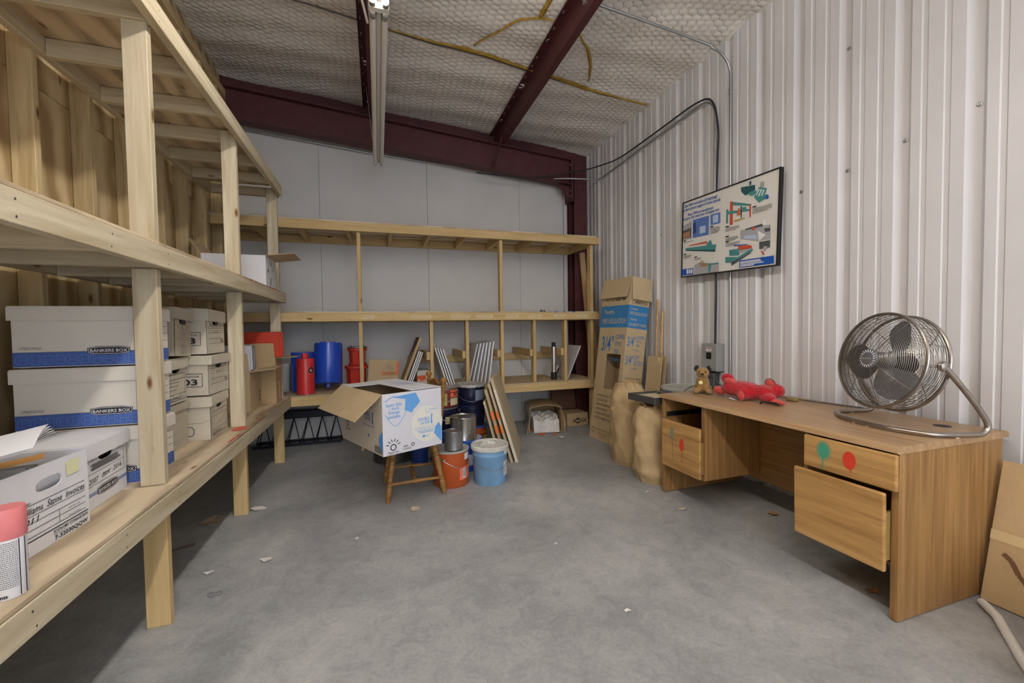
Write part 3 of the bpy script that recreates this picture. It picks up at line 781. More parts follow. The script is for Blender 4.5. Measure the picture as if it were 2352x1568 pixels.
for i in range(4): 
    o = MB().bbox(-.14,.14,-.002,.002,0,.235,.0008).build('folder', plain('white_folder_%d'%i,(222-6*i,220-6*i,214-8*i),.8), None, loc=(-1.218,1.70+.017*i,.641), rot=(-.09,0,0)); tag(o, 'white paper folder filed upright inside the open storage box', 'folder', 'folders in the open storage box')
# ---- lidded 2007-2016 box
W_, L_ = .31, .40
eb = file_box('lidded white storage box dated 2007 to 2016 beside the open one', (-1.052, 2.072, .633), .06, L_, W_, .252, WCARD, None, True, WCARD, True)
fe = end_frame(W_); q = MB()
q.outline(fe,[(.02,.09),(W_-.02,.09),(W_-.02,.185),(.02,.185)],.0016); q.bar(fe,.02,.135,W_-.02,.1365); 
for k in range(9): q.line(fe,.05+random.uniform(-.01,.01),.148+k*.0028,.255+random.uniform(-.02,.01),.146+k*.0032,.002,.0012)
q.line(fe,.12,.112,.185,.118,.002,.0012)
q.build('printed_form', INK, eb)
MB().text(fe,'2007',.03,.098,.028,.065,.0,.25).text(fe,'2014',.12,.102,.026,.055,.0,.25).text(fe,'2016',.20,.105,.028,.068,.0,.25).text(fe,'Gy',.03,.192,.03,.045,0,.25).build('handwriting', INK, eb)
for a_ in ((.0,.052,.085,.056),(.0,.06,.085,.063),(.235,.052,W_,.056),(.235,.06,W_,.063),(.235,.19,.265,.204)): MB().bar(fe,*a_).build('blue_stripe', BLUEI, eb)
logo_plate(eb, fe, .085, .04, .15, .036)

# ---- leaning middle stack
g = 'ivory record cartons stacked between the posts'
c1 = file_box('brown tinted carton with faint blue print under two record boxes', (-1.10,2.822,.633), 0, .36,.262,.252, GCARD, g, True, GCARD, False, lid_h=.03)
fe = end_frame(.262); q = MB()
for z in (.03,.055,.10,.17): q.bar(fe,.01,z,.25,z+.0016)
q.text(fe,'BOX NO.',.02,.072,.014).text(fe,'RECORD STORAGE CASE',.02,.04,.012,.2); q.build('printed_form', plain('faint_blue_ink',(150,170,190),.8), c1)
c2 = file_box('ivory record box with handwriting, middle of its leaning stack', (-1.10,2.825,.900), .015, .36,.262,.250, ICARD, g, True, ICARD, True, lidrot=(.02,0,.01,.004,0,.0))
fe = end_frame(.262)
def storall(t, fe, W):
    q = MB(); q.outline(fe,[(.018,.015),(W-.018,.015),(W-.018,.165),(.018,.165)],.003)
    for z in (.05,.135): q.bar(fe,.018,z,W-.018,z+.002)
    for x in (.06,.105,.15,.195,.22): 
        if x < W-.03: q.bar(fe,x,.135,x+.0018,.165)
    q.bar(fe,.085,.015,.087,.05); q.bar(fe,.175,.015,.177,.05)
    q.text(fe,'03325',.022,.02,.022,.06,.01).text(fe,'STOR-ALL',.092,.022,.02,.078,.02).text(fe,'PROTECTED',.18,.025,.009,.05); q.text(fe,'REORDER',.022,.042,.006)
    q.build('printed_form', INK, t)
storall(c2, fe, .262)
MB().text(fe,'Invoices Quotes',.03,.115,.015,.13,0,.3).text(fe,'Monthly records',.03,.094,.015,.12,0,.3).text(fe,'05 to 0812',.03,.073,.015,.10,0,.3).build('handwriting', PENCIL, c2)
c3 = file_box('grey ivory carton with orange scrawl tilted on its stack', (-1.075,2.862,1.166), .05, .36,.235,.262, GCARD, g, True, GCARD, True, tilt=-.06, lid_h=.06, lidrot=(-.0,0,.0,.006,0,.004))
fe = end_frame(.235); q = MB()
q.outline(fe,[(.09,.095),(.165,.095),(.165,.185),(.09,.185)],.002); q.text(fe,'F',.1,.15,.03,.012,.02).text(fe,'FELLOWES',.114,.147,.011,.045).bar(fe,.105,.13,.15,.133).bar(fe,.105,.12,.15,.122).text(fe,'MANUFACTURING',.1,.105,.007,.055)
q.outline(fe,[(.09,.015),(.115,.015),(.115,.06),(.09,.06)],.004)
for z in (.02,.032,.044,.056): q.bar(fe,.12,z,.17,z+.002)
q.build('printed_form', INKG, c3)
MB().text(fe,'IMEC',.025,.165,.022,.05,0,.2).text(fe,'0',.045,.13,.022,None,0,.2).text(fe,'LOT',.03,.095,.022,.04,0,.2).text(fe,'LIC',.175,.165,.022,.04,0,.2).text(fe,'SLI',.178,.13,.022,.04,0,.2).text(fe,'14',.185,.095,.022,.03,0,.2).build('orange_handwriting', INKO, c3)
# ---- far stack
g = 'ivory record cartons stacked between the posts'
d1 = file_box('water stained ivory record box at the bottom of its stack', (-1.008,3.178,.633), .035, .38,.325,.262, ICARD, g, True, ICARD, True, lidrot=(.02,0,.0,0,0,.003), inside=PAPER)
storall(d1, end_frame(.325), .325)
fs_ = side_frame(.38,.325); q = MB(); q.outline(fs_,[(.0,.03),(.28,.03),(.29,.045),(.29,.07),(.28,.085),(.0,.085)],.004); q.build('printed_panel', INK, d1)
q = MB(); pv = None
for k in range(15):
    a = (.16+k*.0155, .085+.03*(k/14)+random.uniform(-.008,.008)); 
    if pv: q.line(fs_,pv[0],pv[1],a[0],a[1],.003)
    pv = a
fe = end_frame(.325); pv = None
for k in range(16):
    a = (.002+k*.02, .11-.03*math.sin(k*.25)+random.uniform(-.008,.008)); 
    if pv: q.line(fe,pv[0],pv[1],a[0],a[1],.003,.001)
    pv = a
q.build('water_stain', plain('stain_brown',(168,146,112),.8), d1)
def econ(t, L_, W):
    fs_ = side_frame(L_, W); q = MB()
    q.outline(fs_,[(L_-.20,.055),(L_-.035,.055),(L_-.035,.135),(L_-.20,.135)],.003).text(fs_,'ECONO/STOR',L_-.19,.112,.016,.14,.006).text(fs_,'703',L_-.18,.066,.05,.12,.03)
    fe = end_frame(W)
    for z in (.13,.115,.1,.065,.032): q.bar(fe,.02,z+.03,W-.02,z+.0318)
    q.bar(fe,.02,.212,W-.02,.2138)
    for k in range(11): q.bar(fe,.03+k*.02,.062,.0312+k*.02,.128)
    q.text(fe,'BANKERS BOX',.11,.133,.009,.09,.01).text(fe,'703',W-.075,.065,.035,.055,.012).text(fe,'CONTENTS',.02,.2,.008)
    q.text(fe,'BEGIN',.015,.27,.008).text(fe,'ENDING',W-.05,.265,.008)
    q.build('printed_form', INK, t)
    MB().text(fe,'Grand Jury Box',.04,.172,.036,.25,0,.12).build('handwriting', PENCIL, t)
d2 = file_box('ivory 703 carton in the middle of the far stack of record boxes', (-1.002,3.178,.9105), -.03, .38,.315,.240, ICARD, g, True, ICARD, True, lid_h=.05, lidrot=(.0,.012,.0,.006,0,.0)); econ(d2,.38,.315)
d3 = file_box('ivory 703 carton with bent lid on top of the far stack', (-1.012,3.180,1.166), -.0, .38,.30,.262, ICARD, g, True, ICARD, True, lid_h=.07, lidrot=(-.03,.03,.0,-.01,0,.01)); econ(d3,.38,.30)

# ---- brown cartons with files
def carton(label, loc, rz, X, Y, Z, mat, flaps=(), name='cardboard_box', cat='box', inner=None, rot=None, bottom=True, group=None):
    """open top carton, origin centre of the base; flaps: list of (side, length, angle up from outward horizontal)"""
    t = thing(name, label, cat, loc, rz, group, rot=rot); th = .005
    MB().box(-X/2,X/2,-Y/2,-Y/2+th,0,Z).build('side_panel', mat, t); MB().box(-X/2,X/2,Y/2-th,Y/2,0,Z).build('side_panel', mat, t)
    MB().box(-X/2,-X/2+th,-Y/2+th,Y/2-th,0,Z).build('side_panel', mat, t); MB().box(X/2-th,X/2,-Y/2+th,Y/2-th,0,Z).build('side_panel', mat, t)
    if bottom: MB().box(-X/2+th,X/2-th,-Y/2+th,Y/2-th,0,.006).build('base', mat, t)
    for side, ln, ang in flaps:
        c, s_ = math.cos(ang), math.sin(ang)
        d, w, o = {'+x':((1,0),Y,(X/2,0)), '-x':((-1,0),Y,(-X/2,0)), '+y':((0,1),X,(0,Y/2)), '-y':((0,-1),X,(0,-Y/2))}[side]
        e1 = Vector((d[0]*c, d[1]*c, s_)); e2 = Vector((-d[1], d[0], 0)); n = e1.cross(e2)
        b0 = Vector((o[0],o[1],Z)); mb = MB(); w2 = w/2-.002
        vs = [b0-e2*w2, b0+e2*w2, b0+e2*(w2-.008)+e1*ln, b0-e2*(w2-.008)+e1*ln]; vs = vs+[v+n*.004 for v in vs]
        mb.add(vs, [(0,3,2,1),(4,5,6,7),(0,1,5,4),(1,2,6,5),(2,3,7,6),(3,0,4,7)]).build('flap', inner or mat, t)
    return t
e1_ = carton('open brown carton with a lever arch file slipping out', (-1.205,4.105,.633), .03, .36,.39,.33, KRAFT2, (('-y',.16,1.5),('+x',.19,.12),('-x',.15,1.5)))
MB().box(-.165,.165,-.18,.18,.007,.328).build('packed_papers', PAPER, e1_)
q = MB(); fe = frame((.1805,-.10,0),(0,1,0),(0,0,1))
for z in (.05,.085,.12): q.bar(fe,.2,z,.24,z+.02)
q.build('printed_marks', plain('brown_ink',(120,84,60),.8), e1_)
e2_ = carton('taller brown carton full of red and white files beside the corner post', (-1.10,4.430,.633), .0, .38,.245,.42, KRAFT, (('-y',.14,1.5),('+x',.18,.02)))
MB().box(-.18,.18,-.112,.112,.007,.418).build('packed_papers', PAPER, e2_)
MB().bar(frame((.1905,-.02,0),(0,1,0),(0,0,1)),0,.03,.05,.2,.001).build('tape_strip', MASKT, e2_)
REDF = plain('red_folder', (206,66,40), .55); MARF = plain('maroon_folder', (120,34,40), .6); GREYF = plain('grey_file_board', (120,118,122), .6)
def vfile(label, loc, rot, w, h, d, cov, pages=True, name='binder', grp=None):
    t = thing(name, label, 'binder', loc, 0, grp, rot=rot)
    MB().bbox(-w/2,w/2,-d/2,-d/2+.003,0,h,.001).build('cover', cov, t); MB().bbox(-w/2,w/2,d/2-.003,d/2,0,h,.001).build('cover', cov, t)
    MB().bbox(-w/2,w/2,-d/2+.0031,d/2-.0031,h-.003,h,.001).build('spine', cov, t)
    MB().bbox(-w/2+.004,w/2-.008,-d/2+.006,d/2-.006,.01,h-.012,.001).build('pages', PAPER, t)
    return t
for i, (x, y, z, ln, m) in enumerate(((-1.09,4.392,1.062,.40,REDF),(-1.09,4.434,1.062,.40,REDF),(-1.08,4.476,1.062,.40,REDF),(-1.08,4.518,1.062,.40,REDF))):
    t = vfile('red lever arch file lying on its edge in the tall brown carton', (x,y,z), (.12,0,0), ln, .235, .038, m, grp='red files in the tall carton')
    MB().bar(frame((-.16,-.01,.2355),(1,0,0),(0,1,0)),0,0,.1,.02,.001).build('spine_label', PAPER, t)
vfile('white box file with a grey board slipping from the open brown carton', (-1.20,4.03,.972), (.10,0,.03), .34,.215,.07, plain('white_file_board',(214,214,220),.6))
vfile('grey edged lever arch file behind the white box file', (-1.20,4.13,.972), (.10,0,.03), .34,.20,.06, GREYF)

# ---- big white carton on the middle tier
wbx = carton('big white carton with an open brown flap on the middle tier', (-1.125,4.185,1.684), .02, .46,.40,.262, WCARD, (('+x',.22,.12),('-x',.16,.9)), inner=KRAFT2)
q = MB(); fe = frame((.2305,-.2,0),(0,1,0),(0,0,1))
q.bar(fe,.24,.16,.32,.166); q.bar(fe,.24,.18,.32,.186)
for z in (.20,.208,.216,.224,.232): q.bar(fe,.16,z,.25,z+.003)
q.bar(fe,.06,.13,.11,.155); q.bar(fe,.16,.02,.19,.09); q.build('printed_labels', INKG, wbx)

# ---- spray can
sp = thing('spray_can', 'white spray can with a pink cap near the edge of the lowest deck', 'spray can', (-.915,1.392,.633))
MB().lathe([(.031,0),(.033,.004),(.033,.19),(.031,.196)], 32).build('can', plain('can_white',(222,222,226),.35), sp)
MB().lathe([(.0335,.152),(.0350,.155),(.0350,.222),(.033,.229),(.0,.2295)], 32, cap1=False).build('cap', plain('pink_cap',(222,128,130),.45), sp)
q = MB(); 
def cyl_text_rows(mb, r, z0, z1, a0, a1, n, seed):
    rr = random.Random(seed)
    for i in range(n):
        z = z0+(z1-z0)*i/n; a = a0
        while a < a1:
            da = rr.uniform(.03,.12); b_ = min(a+da, a1)
            mb.add([(r*math.cos(a),r*math.sin(a),z),(r*math.cos(b_),r*math.sin(b_),z),(r*math.cos(b_),r*math.sin(b_),z+(z1-z0)/n*.5),(r*math.cos(a),r*math.sin(a),z+(z1-z0)/n*.5)],[(0,1,2,3)]); a = b_+.025
cyl_text_rows(q, .0334, .03, .148, -2.4, -.5, 24, 5); q.build('small_print', INKG, sp)
q = MB(); cyl_text_rows(q, .0334, .006, .02, -1.6, -1.1, 1, 3); q.build('barcode', INK, sp)
q = MB()
for k in range(20):
    z = .004+k*.0073; a = -.45
    q.add([(.0335*math.cos(a),.0335*math.sin(a),z),(.0335*math.cos(a+.5),.0335*math.sin(a+.5),z),(.0335*math.cos(a+.5),.0335*math.sin(a+.5),z+.0072),(.0335*math.cos(a),.0335*math.sin(a),z+.0072)],[(0,1,2,3)])
q.build('dark_stripe', plain('dark_label',(60,56,64),.4), sp)

# ================================================================ THINGS ON THE BACK SHELF
ZD = .6375
BLUEM = plain('blue_paint', (36,78,190), .28, 0, .5, coat=.3); BLUEB = plain('deep_blue_paint', (24,52,140), .35)
REDM = plain('red_paint', (204,48,48), .35, noise=.08, nscale=12); REDP = plain('red_plastic', (196,52,36), .4)
NAVY = plain('navy_enamel', (26,30,58), .3, 0, .5, noise=.35, nscale=25, coat=.2); STEELD = plain('dull_steel', (150,150,150), .38, .8, noise=.15, nscale=14)
SILV = plain('bright_steel', (196,192,186), .22, .9, noise=.08, nscale=8)
TINLID = plain('dusty_tin_lid', (186,184,178), .5, .3, noise=.2, nscale=16)
def core_bit(name, label, loc, r, h, mat, down=False, rot=None, hub=None, teeth=True, seg=36):
    """diamond core drill: hollow barrel with segmented crown, hub on the closed end; down = crown on the deck"""
    t = thing(name, label, 'drill bit', loc, 0, None, rot=rot)
    z = (lambda v: h-v) if down else (lambda v: v)
    s_ = -1 if down else 1
    pr = [(r*.0,z(0)),(r*.97,z(0)),(r,z(.006)),(r,z(h)),(r-.004,z(h)),(r-.004,z(.02)),(0,z(.02))]
    MB().lathe(pr if not down else pr[::-1], seg, cap0=False, cap1=False).build('barrel', mat, t)
    if teeth:
        n = 9
        for k in range(n):
            a0 = 2*math.pi*k/n; a1 = a0+2*math.pi/n*.62; mb = MB(); vs = []
            for zz in (z(h), z(h+.008) if not down else z(h)-.0 ):
                pass
            za, zb = (h-.001, h+.008) if not down else (0.0, .009)
            q = [a0+(a1-a0)*i/3 for i in range(4)]
            for zz in (za, zb):
                for rr in (r-.0045, r+.001):
                    for a in q: vs.append((rr*math.cos(a), rr*math.sin(a), zz))
            fs = []
            for i in range(3): fs += [(i,i+1,4+i+1,4+i),(8+i,12+i,12+i+1,8+i+1),(4+i,4+i+1,12+i+1,12+i),(i,8+i,8+i+1,i+1)]
            fs += [(0,4,12,8),(3,11,15,7)]
            mb.add(vs,fs).build('crown_segment', mat if not down else STEELD, t)
    if hub:
        hr, hh = hub
        zb = (h if down else -hh)
        MB().lathe([(hr,zb),(hr,zb+hh)], 6, None, False).build('hub', mat, t)
    return t
core_bit('core_drill_bit', 'slim red core drill barrel with a round badge standing on its crown', (-.735,4.80,ZD), .0875, .375, REDM, True, hub=(.035,.055))
cb_ = bpy.data.objects['core_drill_bit']
def patch(mb, r, z0, z1, a0, a1, n=10, e=.0012):
    vs = []
    for i in range(n+1):
        a = a0+(a1-a0)*i/n; vs += [((r+e)*math.cos(a),(r+e)*math.sin(a),z0),((r+e)*math.cos(a),(r+e)*math.sin(a),z1)]
    return mb.add(vs, [(2*i,2*i+2,2*i+3,2*i+1) for i in range(n)], True)
def cyl_disc(mb, r, zc, ac, rad, e=.0012, n=20, inner=0):
    vs = []; 
    for k in range(n):
        t_ = 2*math.pi*k/n
        for rr in ((rad, inner) if inner else (rad,)):
            a = ac+rr*math.cos(t_)/r; vs.append(((r+e)*math.cos(a),(r+e)*math.sin(a),zc+rr*math.sin(t_)))
    return mb.add(vs, [list(range(n))] if not inner else [(2*k,2*((k+1)%n),2*((k+1)%n)+1,2*k+1) for k in range(n)])
cyl_disc(MB(), .0875, .255, -.75, .043, .0014).build('badge', plain('badge_red',(224,90,70),.4), cb_)
cyl_disc(MB(), .0875, .255, -.75, .034, .0020).build('badge_centre', PAPER, cb_); cyl_disc(MB(), .0875, .255, -.75, .034, .0026, 20, .016).build('badge_ring', INK, cb_)
core_bit('core_drill_bit', 'tall blue core drill barrel half hidden behind the slim red one', (-.80,5.085,ZD), .12, .43, BLUEM, True)
core_bit('core_drill_bit', 'wide blue core drill barrel leaning back on its hub, crown upward', (-.535,4.975,ZD+.075), .145, .44, BLUEM, False, rot=(-.22,0,0), hub=(.028,.04))
wp = thing('white_pail', 'white plastic pail half hidden behind the brown cartons', 'pail', (-1.055,5.13,.6345))
MB().lathe([(.10,0),(.108,.02),(.118,.28),(.122,.285),(.122,.31),(.0,.312)], 32, cap1=False).build('body', plain('white_plastic',(214,214,210),.4), wp)
def bin_(label, loc, r, h, clips):
    t = thing('red_bin', label, 'bin', loc, .2)
    MB().lathe([(r*.80,.012),(r*.86,h-.03)], 8, None, False).build('body', REDP, t)
    MB().lathe([(r*.9,0),(r*.92,.004),(r*.92,.02),(r*.82,.026)], 28).build('foot_rim', REDP, t)
    MB().lathe([(r,h-.034),(r*1.01,h-.03),(r*1.01,h-.004),(r*.98,h),(0,h+.002)], 32, cap1=False).build('lid', REDP, t)
    if clips:
        MB().lathe([(r*1.02,h+.004),(r*1.02,h+.012),(0,h+.013)], 32, cap1=False).build('steel_plate', STEELD, t)
        for a in (-2.4,-.9,.8,2.3): MB().bbox(-.006,.006,-.012,.012,0,.016,.002,Matrix.Translation((r*.85*math.cos(a),r*.85*math.sin(a),h+.014)) @ Matrix.Rotation(a,4,'Z')).build('wing_nut', GALV, t)
    return t
bin_('red lidded bin at the bottom of its pair beside the blue barrel', (-.250,5.16,ZD), .128, .255, False)
bin_('smaller red bin with wing nut plate standing on the lower red bin', (-.235,5.16,ZD+.2585), .108, .20, True)
fb = thing('flat_carton', 'flat brown carton with orange label propped beside the upright', 'box', (.075,5.10,ZD+.029), 0, rot=(-.32,.05,-.02))
MB().bbox(-.20,.14,-.05,.05,0,.28,.003).build('body', KRAFT2, fb)
fr = frame((-.20,-.0505,0),(1,0,0),(0,0,1)); MB().poly(fr,[(.15,.085),(.34,.095),(.34,.135),(.145,.13)],.001).build('orange_label', plain('amber_label',(222,132,40),.6), fb)
MB().bar(fr,.315,.13,.3405,.25,.001).build('orange_edge', ORANGEI, fb)
MB().text(fr,'Tundra',.20,.21,.03,.1,0,.3,rot=-.6).text(fr,'Old 2 D',.19,.185,.03,.1,0,.3,rot=-.6).build('pencil_note', PENCIL, fb)
q = MB()
for i in range(3): q.bar(fr,.165,.094+i*.012,.31,.0995+i*.012,.0016)
q.build('label_print', INKG, fb)

# ---- boards leaning in the dividers; local: x = thickness, y = depth, z = height
def board(name, label, x, y0, d, h, th, lean, mat, face=None, z=ZD, yaw=0.0, grp=None, edge=None):
    """leans in X: lean>0 tips the top toward +X; x is where the lower left corner stands"""
    t = thing(name, label, 'board', (x, y0, z+.0005+(th*math.sin(lean) if lean > 0 else 0)), 0, grp, rot=(0, lean, yaw))
    off = th*math.sin(lean) if lean < 0 else 0
    MB().bbox(0, th, 0, d, -off*0, h, .0015).build('panel', mat, t)
    if edge: MB().box(.002, th-.002, -.0006, 0, .004, h-.004).build('edge_band', edge, t)
    return t
FOAM = plain('white_board_edge', (232,232,232), .6); PANELW = plain('white_panel_face', (206,202,200), .45)
BRNB = wood('walnut_print_board', (86,50,34), (176,138,92), grain=(2,4,4), var=.02)
bb = thing('brown_panel', 'tall brown panel with orange scratches leaning over the white boards', 'board', (.235,4.86,ZD+.0115), 0, rot=(0,.37,0))
MB().bbox(0,.03,0,.42,0,.60,.003).build('panel', KRAFT, bb)
fr = frame((-.0006,.42,0),(0,-1,0),(0,0,1)); MB().poly(fr,[(0,.28),(.2,.599),(.0,.599)],.0006).poly(fr,[(0,.28),(.42,.50),(.42,.599),(.0,.599)],.0004).build('dark_stain', plain('umber_stain',(92,54,38),.6), bb)
q = MB()
for a,b_ in (((.33,.36),(.40,.56)),((.26,.42),(.34,.585))): q.line(fr,a[0],a[1],b_[0],b_[1],.008,.001)
q.build('orange_scratches', plain('rust_orange',(196,84,40),.6), bb)
for i in range(3):
    t = board('white_board', 'thin white board behind the tall brown panel', .285+.026*i, 4.84+.03*i, .40, .44-.01*i, .014, .36, FOAM, z=ZD, grp='white boards behind the brown panel')
wc = carton('white and orange carton of blades beside the leaning boards', (.505,5.13,ZD), .0, .15,.24,.17, plain('dusty_white_carton',(214,210,202),.7), (), 'blade_carton')
MB().box(-.076,.076,-.121,.121,.1705,.175).build('lid', plain('dusty_white_lid',(200,198,194),.7), wc)
fr = frame((-.075,-.1205,0),(1,0,0),(0,0,1)); MB().bar(fr,0,.045,.105,.115,.001).build('orange_label', ORANGEI, wc)
MB().bar(fr,.01,.05,.03,.065,.0016).bar(fr,.08,.05,.1,.065,.0016).build('white_marks', PAPER, wc)
MB().text(fr,'BLADE CORE',.006,.092,.016,.092,.006,e=.0017).text(fr,'SYSTEM MFG',.02,.074,.014,.075,.006,e=.0017).build('label_print', plain('dark_red_ink',(150,50,40),.7), wc)
lens = thing('round_tin', 'round white tin under the blade carton', 'tin', (.62,4.88,ZD)); MB().lathe([(.045,0),(.05,.004),(.05,.03),(0,.031)],24,cap1=False).build('body',PANELW,lens)
for i in range(4):
    board('white_board', 'white board in the fan tilted against the divider upright', .755+.030*i, 4.83+.01*i, .42, .47-.008*i, .016, -.30, FOAM, grp='fan of white boards')
def imex(t, h, d):
    fr = frame((-.0006,d,0),(0,-1,0),(0,0,1))
    q = MB(); q.text(fr,'Imex Industrial',.13,.10,.055,.40,.01,rot=math.pi/2)
    for i in range(3): q.bar(fr,.17+.022*i,.14,.176+.022*i,.42-.05*i,.0007)
    q.build('printed_text', INKG, t)
    MB().disc(fr,.105,.075,.026,18,.001,.04).build('printed_oval', plain('dark_red_print',(140,44,48),.6), t)
for i in range(6):
    t = board('printed_panel', ('white printed panel in front of its fanned stack in the divider' if i == 0 else 'white panel inside the fanned stack of printed panels'), 1.005+.050*i, 4.82, .44, .49+.004*i, .017, .235-.022*i, PANELW if i == 0 else FOAM, grp='fanned stack of printed panels')
    if i == 0: imex(t, .49, .44)
sb_ = thing('silver_core_bit', 'slim steel core bit with black ends standing on the deck', 'drill bit', (2.13,4.86,ZD))
MB().lathe([(.038,0),(.038,.095)], 24).build('lower_sleeve', BLACKP, sb_); MB().lathe([(.036,.0951),(.036,.42)], 24).build('tube', SILV, sb_); MB().lathe([(.025,.4201),(.025,.475)], 16).build('upper_cap', BLACKP, sb_)
cyl_disc(MB(), .036, .345, -.55, .024, .001, 18, .017).build('orange_ring', ORANGEI, sb_)
t = board('printed_panel', 'white printed panel leaning alone in the end bay beside the corner post', 2.29, 4.80, .46, .46, .016, .42, PANELW); imex(t,.46,.46)
board('white_board', 'short white board lying behind the end bay upright', 2.19, 5.0, .30, .17, .014, .35, FOAM)
bk = thing('bracket', 'small black bracket lying on the middle tier', 'bracket', (1.93,4.74,1.4985)); MB().bbox(-.035,.045,-.006,.006,.0,.008,.001).bbox(-.02,.0,-.008,.008,.008,.02,.002).bbox(.02,.035,-.008,.008,.008,.016,.002).build('body', BLACKP, bk)
q = MB(); 
# ---- cardboard tubes in the corner
TUBE = cardboard('tube_board', (190,160,118))
def ctube(label, p0, p1, r):
    o = MB().tube([p0,p1], r, 18).build('cardboard_tube', TUBE); tag(o, label, 'tube', 'cardboard tubes in the corner')
ctube('long cardboard tube leaning in the corner beside the shelf end post', (2.905,5.14,.03), (2.722,5.2,2.33), .040)
ctube('shorter cardboard tube leaning against the longer one in the corner', (2.86,4.94,.03), (2.735,5.04,1.93), .038)

# ---- black lattice girder on the floor under the shelf
tr = thing('lattice_girder', 'black steel lattice girder lying on the floor under the back shelf', 'girder', (0,0,0))
BLKS = plain('black_steel', (24,26,40), .45, .3)
c0, c1, c2 = ((-1.35,5.195,.013),(-.44,5.21,.013)), ((-1.35,5.385,.013),(-.43,5.385,.013)), ((-1.35,5.30,.34),(-.52,5.31,.34))
for c in (c0,c1): MB().box(c[0][0],c[1][0],c[0][1]-.014,c[0][1]+.014,0,.026).build('lower_chord', BLKS, tr)
MB().bbox(-1.40,-.47,5.25,5.36,.30,.39,.01).build('upper_chord', BLKS, tr)
n = 6
for i in range(n):
    xa = -1.32+.15*i; xb = xa+.075
    for q0,q1 in (((xa,5.2,.02),(xb,5.385,.02)),((xb,5.385,.02),(xa+.15,5.2,.02)),((xa,5.2,.02),(xb,5.295,.305)),((xb,5.295,.305),(xa+.15,5.2,.02)),((xa,5.385,.02),(xb,5.32,.305))):
        MB().tube([q0,q1], .005, 6).build('lattice_bar', BLKS, tr)

# ---- things on the floor beneath
bx = thing('torn_box', 'torn open carton lying on its side with white tile samples spilling out', 'box', (2.02,4.98,0), -.22)
TORN = cardboard('torn_kraft', (178,152,116)); 
X,Y,Z,th = .40,.44,.30,.006
MB().box(-X/2,X/2,-Y/2,Y/2,0,th).build('side_panel', TORN, bx); MB().box(-X/2,-X/2+th,-Y/2,Y/2,th,Z).build('side_panel', WCARD2, bx); MB().box(X/2-th,X/2,-Y/2,Y/2,th,Z).build('side_panel', TORN, bx); MB().box(-X/2,X/2,Y/2-th,Y/2,th,Z).build('back_panel', TORN, bx)
fr = frame((-X/2-.0005,Y/2,0),(0,-1,0),(0,0,1)); q = MB()
for k in range(6): q.bar(fr,.06+k*.045,.05,.08+k*.045,.2)
q.build('barcode_stripes', BLUEI, bx); MB().bar(fr,.02,.01,.05,.1,.0008).build('red_edge', REDP, bx)
def arcplate(name, y0, y1, x0, x1, z, bulge, mat, parent):
    vs = []; n = 9
    for j in (0,1):
        for i in range(n):
            t_ = i/(n-1); x = x0+(x1-x0)*t_; vs.append((x, (y0,y1)[j]+random.uniform(-.012,.012)*(1-j), z+bulge*math.sin(math.pi*t_)+random.uniform(-.004,.004)))
    m = len(vs); vs += [(a,b,c+.006) for a,b,c in vs]
    fs = [(i,i+1,n+i+1,n+i) for i in range(n-1)]; fs = [f[::-1] for f in fs]+[tuple(a+m for a in f) for f in fs]
    fs += [(i,m+i,m+i+1,i+1) for i in range(n-1)]+[(n+i,n+i+1,m+n+i+1,m+n+i) for i in range(n-1)]+[(0,n,m+n,m),(n-1,m+n-1,m+2*n-1,2*n-1)]
    MB().add(vs,fs).build(name, mat, parent)
arcplate('top_panel', -Y/2-.03, Y/2, -X/2, X/2, Z, .035, TORN, bx)
MB().add([(-X/2,-Y/2,.0),(-X/2-.06,-Y/2-.14,.01),(-X/2-.02,-Y/2-.13,.21),(-X/2,-Y/2,.28),(-X/2+.006,-Y/2,.0),(-X/2-.054,-Y/2-.143,.01),(-X/2-.014,-Y/2-.133,.21),(-X/2+.006,-Y/2,.28)],[(0,1,2,3),(7,6,5,4),(0,4,5,1),(1,5,6,2),(2,6,7,3)]).build('torn_flap', TORN, bx)
MB().add([(X/2,-Y/2,.0),(X/2+.03,-Y/2-.10,.0),(X/2+.035,-Y/2-.08,.15),(X/2+.01,-Y/2-.03,.24),(X/2,-Y/2,.28),(X/2-.006,-Y/2,.0),(X/2+.024,-Y/2-.103,.0),(X/2+.029,-Y/2-.083,.15),(X/2+.004,-Y/2-.033,.24),(X/2-.006,-Y/2,.28)],[(0,4,3,2,1),(5,6,7,8,9),(0,1,6,5),(1,2,7,6),(2,3,8,7),(3,4,9,8)]).build('torn_flap', TORN, bx)
ts = thing('tile_parcel', 'white paper parcel of samples slumping from the torn carton', 'parcel', (2.0,4.885,.0075), -.22)
mb = MB(); n = 10
vs = []; fs = []
for i in range(n):
    for j in range(n):
        x = (i/(n-1)-.5)*.32; y = (j/(n-1)-.5)*.34; vs.append((x+random.uniform(-.006,.006), y-.03*math.sin(i)*.2, .145+.02*math.sin(i*1.7+j)+random.uniform(-.012,.012)+ (j/(n-1))*.05))
for i in range(n-1):
    for j in range(n-1): fs.append((i*n+j,(i+1)*n+j,(i+1)*n+j+1,i*n+j+1))
m = len(vs); vs += [(x*.98,y-.03,0.0) for x,y,z in vs]; bd = [i*n for i in range(n)]+[(n-1)*n+j for j in range(1,n)]+[i*n+n-1 for i in range(n-2,-1,-1)]+[j for j in range(n-2,0,-1)]
for k in range(len(bd)): a = bd[k]; b_ = bd[(k+1)%len(bd)]; fs.append((a,a+m,b_+m,b_))
mb.add(vs,fs).build('wrapping', plain('crumpled_white_paper',(216,212,206),.6,noise=.15,nscale=18,bump=.4,bscale=25), ts)
ix = thing('stencilled_carton', 'low brown carton stencilled with the maker name on the floor', 'box', (2.50,5.05,0), .03)
